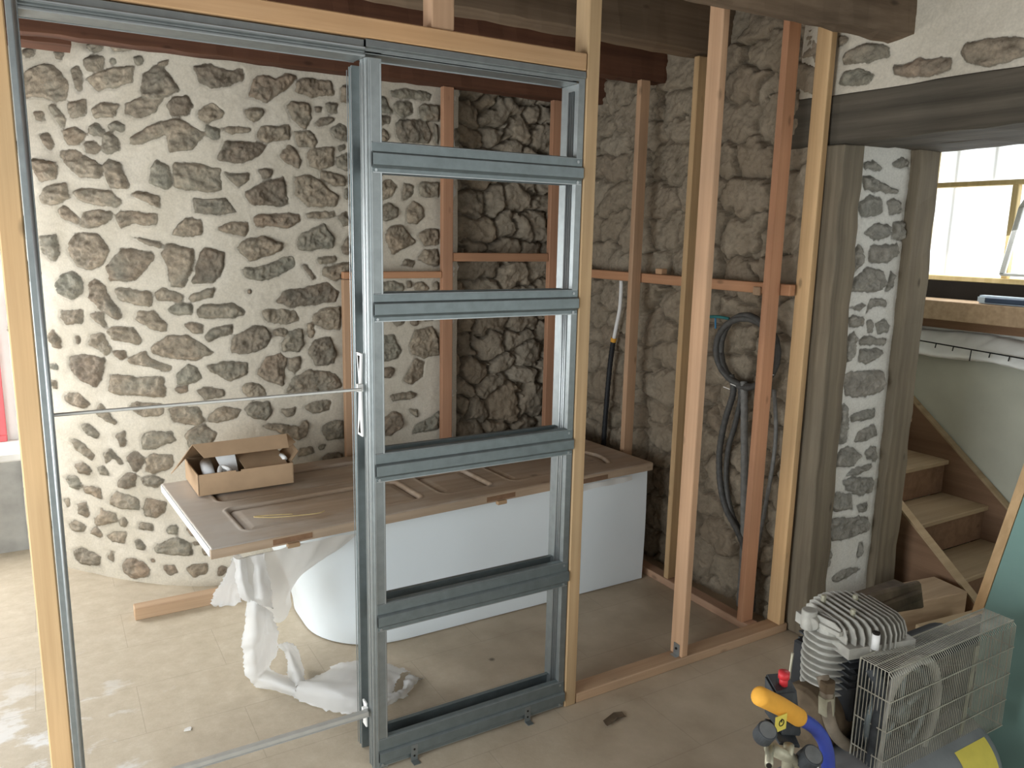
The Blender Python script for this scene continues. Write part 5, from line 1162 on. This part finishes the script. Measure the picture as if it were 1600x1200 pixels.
ribbed(t3, .015).build('hanging_tube', M['conduitlight'], C1, smooth=True)
t4 = smooth_path([(1.78, .10, 1.02), (1.785, .075, .8), (1.785, .10, .5), (1.785, .13, .25), (1.785, .12, .03)], 10)
ribbed(t4, .008).build('hanging_tube', M['conduitlight'], C1, smooth=True)
for (y, z, a) in ((.29, 1.005, .1), (.10, 1.085, 0), (.33, .985, .1), (.12, .79, 0)):
    q = MB(); q.tube([(1.750, y-.018, z), (1.748, y+.018, z+a*.05)], .0022, 6); q.build('cable_tie', M['clip'], C1)
b = MB(); b.tube(smooth_path([(1.765, .36, 1.285), (1.762, .42, 1.288), (1.762, .47, 1.283)], 6), .007, 8)
o = b.build('cable_sleeve', plain('green blue plastic', (.03, .16, .16), .5), loc=(1.765, .42, 1.285), smooth=True); tag(o, 'green-blue sleeve poking out left of the conduit coil', 'sleeve')
b = MB(); b.tube([(1.760, .435, 1.282), (1.758, .428, 1.235)], .004, 8); q = b.build('strap', plain('blue plastic strap', (.03, .18, .35), .5), o)
b = ribbed(smooth_path([(1.775, .56, .52), (1.78, .60, .44), (1.78, .60, .32), (1.775, .575, .25), (1.775, .59, .10), (1.78, .60, .02)], 9), .011)
tag(b.build('electrical_conduit', M['conduit'], loc=(1.775, .56, .02), smooth=True), 'short dark conduit low down behind the thin yellowish stud', 'conduit')
C2 = thing('water_pipe', (1.775, 1.19, .6), 'white cable dropping into a black pipe on the rubble wall, left of the pinkish stud', 'pipe')
b = MB(); b.tube(smooth_path([(1.745, 1.085, 1.405), (1.755, 1.095, 1.38), (1.765, 1.11, 1.27), (1.765, 1.13, 1.18), (1.77, 1.155, 1.10)], 8), .010, 10); b.build('white_cable', M['clip'], C2, smooth=True)
b = MB(); b.tube([(1.77, 1.155, 1.105), (1.77, 1.16, 1.085)], .015, 12); b.build('collar', M['orange'], C2)
b = ribbed(smooth_path([(1.77, 1.16, 1.085), (1.775, 1.185, .95), (1.775, 1.20, .75), (1.775, 1.21, .50), (1.775, 1.21, .03)], 14), .013); b.build('black_pipe', M['black'], C2, smooth=True)
C3 = thing('water_pipe', (1.66, 1.50, .6), 'white cable end and dark pipe in the dark corner behind the reddish niche stud', 'pipe')
b = MB(); b.tube(smooth_path([(1.60, 1.48, 1.19), (1.615, 1.485, 1.165), (1.63, 1.49, 1.13)], 6), .009, 10); b.build('white_cable', M['clip'], C3, smooth=True)
b = ribbed(smooth_path([(1.62, 1.49, 1.16), (1.645, 1.495, 1.08), (1.66, 1.50, .9), (1.665, 1.50, .6), (1.665, 1.50, .03)], 12), .012); b.build('black_pipe', M['black'], C3, smooth=True)

# ------------------------------------------------------------------ stairwell: framing, sheeting, ledge, stairs
def tb(name, x0, x1, y0, y1, z0, z1, m, label, cat, group=None): return timber(name, x0, x1, y0, y1, z0, z1, m, label, cat, group)
b = MB(); b.box(3.30, 3.302, -2.0, .62, 1.42, 2.12); struct(b.build('window_2', M['filmwindow']))
GW = 'framing of the sheeted stairwell opening'
tb('timber_batten', 3.24, 3.29, -2.0, .60, 1.435, 1.462, M['yellowpine'], 'pale yellow bottom rail of the sheeted opening above the stairs', 'batten', GW)
tb('timber_batten', 3.245, 3.285, -2.0, .60, 1.905, 1.93, M['yellowpine'], 'pale yellow upper rail across the sheeted opening above the stairs', 'batten', GW)
tb('timber_batten', 3.25, 3.285, .43, .465, 1.462, 2.12, M['yellowpine'], 'yellow upright of the sheeted opening, right beside the grey oak post', 'batten', GW)
tb('timber_batten', 3.31, 3.34, .34, .36, 1.462, 2.12, M['yellowpine'], 'faint upright seen through the white sheeting', 'batten', GW)
tb('timber_batten', 3.25, 3.285, .01, .04, 1.462, 1.905, M['yellowpine'], 'yellow upright in the middle of the sheeted opening above the stairs', 'batten', GW)
tb('timber_batten', 3.31, 3.34, .15, .17, 1.93, 2.12, M['yellowpine'], 'short faint upright above the upper rail, behind the sheeting', 'batten', GW)
b = MB(); b.prism([(3.22, -.04, 1.80), (3.22, -.015, 1.80), (3.22, .035, 1.48), (3.22, .01, 1.48)], (.02, 0, 0)); b.box(3.22, 3.24, -.10, .03, 1.475, 1.49)
b.prism([(3.22, -.14, 1.98), (3.22, -.115, 1.98), (3.22, -.015, 1.80), (3.22, -.04, 1.80)], (.02, 0, 0))
tag(b.build('easel_frame', M['alu'], loc=(3.23, -.02, 1.46), bevel=.003), 'white slanting metal frame leaning at the right of the sheeted opening', 'frame')
tb('timber_ledge', 3.05, 3.249, -2.0, .95, 1.25, 1.345, M['dull'], 'dusty brown timber ledge under the sheeted opening of the stairwell', 'ledge')
b = MB(); b.box(3.235, 3.249, -2.0, .61, 1.346, 1.435); tag(b.build('gap_shade', M['dark'], loc=(3.25, -.3, 1.345)), 'dark strip painted as the shaded gap between the ledge and the sheeted opening', 'board')  # near-black strip put in as the shade of the gap above the ledge
tb('timber_rail', 3.20, 3.249, -2.0, .95, 1.195, 1.248, M['stairdark'], 'brown timber rail under the stairwell ledge, above the white sheeting', 'rail')
tl = thing('spirit_level', (3.10, -.05, 1.346), 'pale blue and navy plastic tool lying on the stairwell ledge', 'tool')
b = MB(); b.box(3.06, 3.12, -.45, .035, 1.347, 1.385); b.build('body', M['bluewhite'], tl, bevel=.008, seg=2)
b = MB(); b.box(3.053, 3.0605, -.43, -.005, 1.352, 1.378); b.build('grip', M['navy'], tl, bevel=.004)
# white sheeting draped over the top of the stair wall
xs_ = [3.245, 3.21, 3.17, 3.14, 3.16, 3.20]; zz_ = [1.165, 1.155, 1.12, 1.07, 1.055, 1.05]; P_ = []
for i in range(6):
    row = []
    for j in range(12):
        y = .60-j*.16; peak = 1-min(1, abs(y-.18)/.45); row.append((xs_[i]-.02*math.sin(j*1.7), y, zz_[i]+(.02*peak if i < 2 else 0)+.006*math.sin(j*2.1)))
    P_.append(row)
tmp = thing('dust_sheet', (3.2, 0, 1.05), 'white dust sheet draped over the wall beside the stairs', 'sheet'); sheet('cloth', P_, .006, 31, M['clip'], tmp, 5)
b = MB(); b.tube([(3.125, .52, 1.135), (3.115, -.20, 1.105), (3.11, -1.2, 1.06)], .0035, 6)
for k in range(9):
    y = .42-k*.09; z = 1.131-(.42-y)*.045; b.tube([(3.118, y, z), (3.112, y, z-(.055 if k == 4 else .022))], .003, 6)
tag(b.build('hook_rail', M['ink'], loc=(3.12, 0, 1.10)), 'thin black wire rail with little hooks in front of the white dust sheet', 'rail')
# staircase rising away from the room
ST = thing('staircase', (2.87, 0, 0), 'wooden staircase with pale dusty treads beyond the oak doorway', 'staircase')
rise, go = .178, .224; yn = -.080; zn = .345     # nosing of one known tread
sx0, sx1 = 2.535, 3.20
for k in range(-1, 4):
    z = zn+rise*k; y = yn+go*k
    b = MB(); b.box(sx0+.02, sx1, y, y+go+.02, z-.024, z); b.build('tread', M['stair'], ST, bevel=.004)
    b = MB(); b.box(sx0+.02, sx1, y+.022, y+.034, z-rise, z-.024); b.build('riser', M['stairdark'], ST)
def stringer(x0, x1, lo, hi, m):
    ya, yb2 = yn-go*1.75, yn+go*4.1
    f = lambda y: zn+(y-yn)*rise/go
    b = MB(); b.prism([(x0, ya, max(0.0, f(ya)+lo)), (x0, ya, f(ya)+hi), (x0, yb2, f(yb2)+hi), (x0, yb2, f(yb2)+lo), (x0, ya+.28, 0.0)], (x1-x0, 0, 0))
    return b
o = stringer(2.515, 2.555, -.42, .055, M['stairdark']).build('stringer', M['stairdark'], ST)
f = lambda y: zn+(y-yn)*rise/go
b = MB(); b.prism([(2.510, yn-go*1.75, f(yn-go*1.75)+.055), (2.510, yn-go*1.75, f(yn-go*1.75)+.066), (2.510, yn+go*4.1, f(yn+go*4.1)+.066), (2.510, yn+go*4.1, f(yn+go*4.1)+.055)], (.05, 0, 0)); b.build('edge_strip', M['stair'], o)
o = stringer(3.20, 3.235, -.30, .075, M['stairdark']).build('stringer', M['stairdark'], ST)
b = MB(); b.prism([(3.196, yn-go*1.75, f(yn-go*1.75)+.075), (3.196, yn-go*1.75, f(yn-go*1.75)+.086), (3.196, yn+go*4.1, f(yn+go*4.1)+.086), (3.196, yn+go*4.1, f(yn+go*4.1)+.075)], (.045, 0, 0)); b.build('edge_strip', M['stair'], o)
# boards stacked by the doorway
tag(MB().hexa([(2.05, -.36, .0), (2.45, -.42, .0), (2.47, -.26, .0), (2.07, -.20, .0)], [(2.05, -.36, .20), (2.45, -.42, .20), (2.47, -.26, .20), (2.07, -.20, .20)]).build('timber_block', M['dull'], loc=(2.2, -.3, 0), bevel=.004),
    'pale dusty block of boards in the doorway, behind the compressor', 'block')
tag(MB().hexa([(2.02, -.62, .0), (2.36, -.66, .0), (2.40, -.48, .0), (2.06, -.44, .0)], [(2.02, -.62, .16), (2.36, -.66, .16), (2.40, -.48, .16), (2.06, -.44, .16)]).build('timber_block', M['stair'], loc=(2.2, -.55, 0), bevel=.004),
    'yellowish board offcut on the floor of the doorway, touching the stair foot', 'block')

# ------------------------------------------------------------------ green plasterboard sheet leaning at the right
b = MB(); x0, z0, x1, z1 = 1.475, .0, 1.965, 1.20
nx, nz = (z1-z0), -(x1-x0); L = math.hypot(nx, nz); nx, nz = nx/L*.0125, nz/L*.0125
b.add([(x0, -.87, z0), (x1, -.87, z1), (x1, -2.0, z1), (x0, -2.0, z0), (x0+nx, -.87, z0), (x1+nx, -.87, z1+nz), (x1+nx, -2.0, z1+nz), (x0+nx, -2.0, z0)],
      [(0, 1, 2, 3), (7, 6, 5, 4), (0, 4, 5, 1), (2, 6, 7, 3), (0, 3, 7, 4), (1, 5, 6, 2)])
for i in range(len(b.v)): b.v[i] = (b.v[i][0], b.v[i][1], b.v[i][2]+(.0052 if i in (4, 7) and False else 0))
tag(b.build('plasterboard_sheet', M['teal'], loc=(x0, -1.4, 0)), 'sheet of green plasterboard leaning at the right edge, behind the compressor', 'plasterboard')
b = MB(); b.add([(x0-.003, -.868, .0), (x0+.034, -.868, .0), (x0+.034, -.84, .0), (x0-.003, -.84, .0), (x1-.003, -.868, z1), (x1+.034, -.868, z1), (x1+.034, -.84, z1), (x1-.003, -.84, z1)],
      [(0, 1, 2, 3), (4, 7, 6, 5), (0, 4, 5, 1), (1, 5, 6, 2), (2, 6, 7, 3), (3, 7, 4, 0)])
tag(b.build('timber_batten', M['pine'], loc=(x0, -.85, 0)), 'brown wooden batten leaning along the left edge of the green plasterboard', 'batten')

# ------------------------------------------------------------------ air compressor
K = thing('air_compressor', (1.05, -.95, 0), 'dusty air compressor with finned cylinders and wire belt guard in the right foreground', 'compressor')
# horizontal tank with domed ends
b = MB(); R0 = .15; prof = [(.60, .02), (.605, .07), (.62, .11), (.645, .138), (.67, .149), (.69, R0), (1.33, R0), (1.35, .149), (1.375, .138), (1.40, .11), (1.412, .07), (1.416, .02)]
b.tube([(x, -.99, .185) for x, r in prof], [r for x, r in prof], 36)
tk = b.build('tank', M['tank'], K, smooth=True)
b = MB()
rr_ = .1505
for i in range(10):
    a0 = math.radians(78+i*4); a1 = math.radians(78+(i+1)*4)
    b.add([(1.16, -.99+math.cos(a)*-rr_*0+(-.0), 0) for a in (0,)]*0, [])
pts = [[(x, -.99-rr_*math.sin(a), .185+rr_*math.cos(a)) for a in [math.radians(38+4*k) for k in range(9)]] for x in (1.20, 1.27, 1.34)]
b.grid(pts); b.build('label_plate', M['yellow'], tk, smooth=True)
for x in (.72, 1.28):
    for y in (-1.09, -.89):
        b = MB(); b.box(x-.02, x+.02, y-.012, y+.012, .0, .08); b.build('foot', M['black'], K, bevel=.004)
# mounting plate and black housing
b = MB(); b.box(.95, 1.46, -.965, -.80, .330, .345); b.build('base_plate', M['black'], K, bevel=.002)
# crankcase
b = MB(); b.tube([(.845, -.86, .385), (.855, -.86, .385), (.87, -.86, .385), (1.10, -.86, .385), (1.115, -.86, .385)], [.05, .078, .085, .085, .06], 28); b.box(.88, 1.08, -.92, -.80, .31, .40)
b.tube([(1.0, -.93, .41), (1.0, -.965, .41)], .05, 20)
b.build('crankcase', M['cast'], K, bevel=.002)
b = MB(); b.box(.93, 1.16, -.955, -.76, .40, .545); b.build('housing', M['black'], K, bevel=.006)
# small upright cylinder with horizontal fins
cyl = MB(); cx, cy = .944, -.862
cyl.tube([(cx, cy, .455), (cx, cy, .645)], .042, 24)
cyl.build('cylinder', M['fins'], K, smooth=False)
b = MB()
for i in range(9):
    z = .462+i*.019; r = .068-.001*abs(i-4)
    b.tube([(cx, cy, z-.003), (cx, cy, z), (cx, cy, z+.003)], [r*.90, r, r*.90], 28)
b.build('cylinder_fins', M['fins'], K, smooth=True)
b = MB()
for i in range(6):
    x = cx-.038+i*.016; b.prism([(x, cy-.055, .640), (x, cy+.05, .640), (x, cy+.05, .652), (x, cy+.03, .660), (x, cy-.035, .660), (x, cy-.055, .650)], (.0045, 0, 0))
b.box(cx-.045, cx+.055, cy-.058, cy+.055, .632, .644)
b.build('cylinder_head', M['fins'], K, bevel=.001)
b = MB(); b.tube([(cx-.055, cy+.02, .635), (cx-.03, cy+.03, .640)], .02, 16); b.tube([(cx-.045, cy+.035, .615), (cx-.045, cy+.035, .668)], .02, 16); b.build('valve_cap', M['fins'], K, bevel=.002)
# big head: parallel upright fins running towards the belt guard
b = MB(); a_ = math.radians(-14)
def hp(u, v, w): return Vector((1.015+u*math.cos(a_)-v*math.sin(a_), -.868+u*math.sin(a_)+v*math.cos(a_), w))
def slab(b, u0, u1, prof):
    n = len(prof); b.add([hp(u0, v, w) for v, w in prof]+[hp(u1, v, w) for v, w in prof], [tuple(range(n)), tuple(range(n, 2*n))[::-1]]+[(i, (i+1) % n, n+(i+1) % n, n+i) for i in range(n)])
for i in range(11):
    u = -.085+i*.0185; e = abs(i-5)/5; v0 = -.118+.030*e**2; v1 = .105-.03*e**2; zt = .672-.010*e**2
    slab(b, u, u+.0055, [(v0, .600), (v1, .600), (v1, zt-.012), (v1-.02, zt), (v0+.035, zt), (v0+.012, zt-.010), (v0, zt-.032)])
slab(b, -.092, .115, [(-.110, .585), (.105, .585), (.105, .615), (-.110, .615)])
hd = b.build('main_head', M['fins'], K, bevel=.0012)
for (u, v) in ((-.03, -.04), (.035, .03), (-.05, .05)):
    q = MB(); q.tube([hp(u, v, .66), hp(u, v, .682)], .007, 8); q.build('bolt', M['brass'], hd)
q = MB(); q.tube([hp(-.022, -.118, .612), hp(-.022, -.118, .652)], .0095, 12); q.build('bolt', M['clip'], hd, smooth=True)
q = MB(); q.tube([hp(-.022, -.118, .652), hp(-.022, -.118, .658)], .0085, 12); q.build('bolt_socket', M['dark'], hd)
b = MB()
for i in range(5):
    z = .575-i*.019; slab(b, -.08, .10, [(-.105, z-.002), (.10, z-.002), (.10, z+.002), (-.105, z+.002)])
b.build('main_cylinder_fins', M['blackdust'], K)
# motor behind the guard, to the right
b = MB(); b.tube([(1.20, -.90, .44), (1.21, -.90, .44), (1.43, -.90, .44), (1.445, -.90, .44)], [.06, .085, .085, .05], 28); b.box(1.24, 1.40, -.95, -.85, .345, .37); mo_ = b.build('motor', M['blackdust'], K)
b = MB(); b.prism([(1.18, -.80, .56), (1.48, -.80, .52), (1.48, -.78, .60), (1.16, -.78, .62)], (0, .02, 0)); b.box(1.12, 1.46, -.80, -.70, .55, .585); b.build('air_filter_box', M['cast'], K, bevel=.006)
# flywheel, pulley, belt behind the guard
b = MB(); n = 32; ring = []
def torus(b, c, R_, r_, ny=36, nr=8):
    vs = []; 
    for i in range(ny):
        a = 2*math.pi*i/ny
        for j in range(nr):
            t = 2*math.pi*j/nr; vs.append((c[0]+(R_+r_*math.cos(t))*math.cos(a), c[1]+r_*math.sin(t), c[2]+(R_+r_*math.cos(t))*math.sin(a)))
    b.add(vs, [(i*nr+j, i*nr+(j+1) % nr, ((i+1) % ny)*nr+(j+1) % nr, ((i+1) % ny)*nr+j) for i in range(ny) for j in range(nr)])
torus(b, (1.04, -1.012, .435), .120, .011)
for k in range(5):
    a = 2*math.pi*k/5+.3; b.tube([(1.04, -1.012, .435), (1.04+.115*math.cos(a), -1.012, .435+.115*math.sin(a))], .010, 8)
b.tube([(1.04, -1.03, .435), (1.04, -.995, .435)], .028, 16)
b.build('flywheel', M['zincdark'], K, smooth=True)
b = MB(); torus(b, (1.33, -1.012, .44), .042, .009); b.tube([(1.33, -1.025, .44), (1.33, -.98, .44)], .04, 20); b.build('motor_pulley', M['blackdust'], K, smooth=True)
b = MB(); b.tube([(1.04, -1.012, .561), (1.33, -1.012, .489)], .006, 6); b.tube([(1.04, -1.012, .309), (1.33, -1.012, .392)], .006, 6); b.build('drive_belt', M['black'], K)
# intercooler tube wrapped inside the guard
b = MB(); b.tube(smooth_path([(.945, -1.035, .30), (.935, -1.035, .40), (.945, -1.035, .49), (.985, -1.035, .56), (1.06, -1.035, .582), (1.13, -1.035, .55), (1.165, -1.035, .47), (1.16, -1.035, .38), (1.12, -1.035, .31)], 8), .0125, 10)
b.build('cooling_tube', M['fins'], K, smooth=True)
b = MB(); b.tube(smooth_path([(.925, -1.0, .58), (.93, -1.025, .53), (.925, -1.03, .42), (.93, -1.02, .31)], 8), .015, 10); b.build('cooling_tube', M['blackdust'], K, smooth=True)
# wire belt guard
gx0, gx1, gy0, gy1, gz0, gz1 = .915, 1.468, -1.062, -.975, .285, .600
def wire_path(b, pts, r): b.tube(pts, r, 5)
b = MB(); nW = 66
for i in range(nW+1):
    x = gx0+(gx1-gx0)*i/nW
    wire_path(b, [(x, gy0, gz0), (x, gy0, gz1-.012), (x, gy0+.012, gz1), (x, gy1, gz1)], .0011)
for i in range(1, 9):
    y = gy0+(gy1-gy0)*i/9
    for x in (gx0, gx1): wire_path(b, [(x, y, gz0), (x, y, gz1)], .0013)
guard = b.build('belt_guard', M['wire'], K)
b = MB()
for z in (gz0, .365, .445, .525):
    wire_path(b, [(gx0-.001, gy1, z), (gx0-.001, gy0-.002, z), (gx1+.001, gy0-.002, z), (gx1+.001, gy1, z)], .0020)
for y in (gy0+.008, gy0+.045, gy1): wire_path(b, [(gx0, y, gz1+.001), (gx1, y, gz1+.001)], .0020)
for x in (gx0, gx1): wire_path(b, [(x, gy1, gz0), (x, gy1, gz1)], .0024)
b.build('guard_frame_wire', M['wire'], guard)
b = MB(); b.box(.93, 1.462, -.9735, -.9705, .292, .585); b.build('guard_back_plate', M['blackdust'], guard)
b = MB(); b.prism([(1.26, -1.058, .30), (1.275, -1.058, .30), (1.30, -1.058, .57), (1.285, -1.058, .57)], (0, .003, 0)); b.build('guard_strap', M['brass'], guard)
# discharge pipe below the small cylinder
b = MB(); b.tube([(.838, -.945, .515), (.836, -.945, .545)], .020, 6); b.build('pipe_nut', M['cast'], K, bevel=.003)
b = MB(); b.tube([(.845, -.945, .455), (.838, -.945, .505)], .021, 6); b.build('pipe_nut', M['brass'], K)
b = MB(); b.tube(smooth_path([(.842, -.925, .545), (.836, -.945, .515), (.845, -.95, .45), (.875, -.955, .39), (.93, -.96, .34), (1.0, -.97, .305), (1.05, -.985, .30)], 8), .0155, 12); b.build('discharge_pipe', M['pipe'], K, smooth=True)
b = MB(); b.tube(smooth_path([(.83, -.84, .57), (.80, -.86, .50), (.76, -.90, .42), (.73, -.95, .36)], 8), .0035, 6); b.build('thin_pipe', M['brass'], K, smooth=True)
# handle: blue tube with orange sleeve
hpts = smooth_path([(.530, -1.0, .624), (.60, -1.0, .578), (.665, -1.0, .530), (.73, -1.0, .480), (.775, -1.0, .420), (.795, -1.0, .350), (.79, -1.0, .295), (.775, -1.0, .26)], 8)
b = MB(); b.tube(hpts, .0165, 16); hb = b.build('handle', M['blue'], K, smooth=True)
sl = smooth_path([(.524, -1.0, .628), (.60, -1.0, .578), (.665, -1.0, .530)], 8)
b = MB(); b.tube([sl[0]-Vector((.006, 0, -.004))]+sl, [.013]+[.0215]*len(sl), 18); b.build('grip_sleeve', M['orange'], hb, smooth=True)
b = MB(); b.box(.556, .592, -1.024, -1.022, .540, .578); lb = b.build('warning_sticker', M['yellow'], hb)
b = MB(); torus(b, (.575, -1.0245, .560), .0075, .0012, 20, 5); b.tube([(.575, -1.0245, .561), (.575, -1.0245, .570)], .0012, 5); b.build('symbol', M['ink'], lb)
# pressure switch
SX = .020
b = MB(); b.hexa([(.590, -1.0, .500), (.665, -1.0, .470), (.700, -.93, .480), (.62, -.92, .505)], [(.575, -.985, .605), (.650, -.985, .590), (.685, -.925, .598), (.61, -.92, .612)]); b.v = [(p[0]+SX, p[1], p[2]) for p in b.v]
ps = b.build('pressure_switch', M['blackdust'], K, bevel=.006, seg=2)
b = MB(); b.tube([(.625, -.965, .600), (.624, -.965, .622)], .010, 12); b.tube([(.624, -.965, .618), (.624, -.965, .634)], .013, 12); b.v = [(p[0]+SX, p[1], p[2]) for p in b.v]; b.build('switch_button', M['redplastic'], ps, smooth=True)
b = MB(); b.hexa([(.585, -1.015, .495), (.66, -1.015, .460), (.70, -.95, .47), (.62, -.94, .50)], [(.585, -1.015, .503), (.66, -1.015, .468), (.70, -.95, .478), (.62, -.94, .508)]); b.build('switch_plate', M['blackdust'], ps, bevel=.002)
# manifold with gauges and couplings
b = MB(); b.tube([(.535, -1.03, .515), (.60, -1.03, .470), (.66, -1.03, .425), (.72, -1.02, .36)], .014, 12); b.tube([(.60, -1.03, .50), (.60, -1.03, .43)], .012, 12)
b.tube([(.64, -1.03, .40), (.64, -1.0, .335)], .022, 12); mf = b.build('manifold', M['brass'], K, smooth=True)
b = MB(); b.tube([(.482, -1.075, .520), (.505, -1.055, .522), (.530, -1.035, .518)], .009, 12); cp = b.build('hose_coupling', M['brass'], mf, smooth=True)
b = MB(); b.tube([(.480, -1.077, .520), (.4815, -1.0755, .520)], .006, 12); b.build('bore', M['dark'], cp)
def gauge(c, d, r, h, m, face):
    c = Vector(c); d = Vector(d).normalized(); b = MB(); b.tube([c-d*h*.5, c+d*h*.45, c+d*h*.5], [r, r, r*.92], 24); g = b.build('pressure_gauge', m, mf, bevel=.0)
    b = MB(); b.tube([c+d*(h*.5), c+d*(h*.5+.0008)], r*.84, 24); b.build('gauge_face', face, g)
greyface = plain('dusty grey glass', (.16, .17, .17), .4, 0, .5, .15, 40)
gauge((.510, -1.035, .562), (-.15, -.5, .8), .022, .034, M['blackdust'], greyface)
gauge((.642, -1.055, .468), (-.1, -.55, .8), .024, .040, M['blackdust'], greyface)
b = MB(); b.tube([(.585, -1.08, .430), (.545, -1.12, .442)], .026, 20); kn = b.build('regulator_knob', M['blackdust'], mf, bevel=.002)
b = MB(); b.tube([(.545, -1.12, .442), (.539, -1.126, .444)], .014, 16); b.build('knob_cap', M['black'], kn)
b = MB(); b.tube([(.535, -1.09, .385), (.42, -1.14, .36)], .014, 14); b.build('outlet_pipe', M['alu'], mf, smooth=True)
b = MB(); b.tube(smooth_path([(.68, -1.03, .45), (.71, -1.03, .40), (.735, -1.02, .34)], 6), .004, 8); b.build('thin_pipe', M['clip'], mf, smooth=True)

# ------------------------------------------------------------------ small debris on the floor, plaster chips invented
R = rnd(77)
b = MB(); b.grid([[(.745+.03*i+.006*math.sin(j), -.185+.016*j-.01*abs(i-2), .004+.006*abs(j-1)) for j in range(3)] for i in range(4)])
tag(b.build('dry_leaf', M['cast'], loc=(.78, -.17, .004), smooth=True), 'small dry brown leaf on the floor, in front of the sole plate', 'leaf')
for i, (x, y, s, lab) in enumerate([(-.60, .02, .03, 'invented flat white plaster chip on the floor near the bottom left of the metal frame'), (-.47, .46, .016, 'invented tiny white plaster chip on the floor midway between the post and the plastic film')]):  # both chips are made up, added where the floor only has white smears
    n = 7; pts = [(x+s*math.cos(k*2*math.pi/n)*R.uniform(.6, 1.2), y+s*.7*math.sin(k*2*math.pi/n)*R.uniform(.5, 1.2), .0005) for k in range(n)]
    tag(MB().prism(pts, (0, 0, .004)).build('invented_chip', M['plaster'], loc=(x, y, 0)), lab, 'chip')
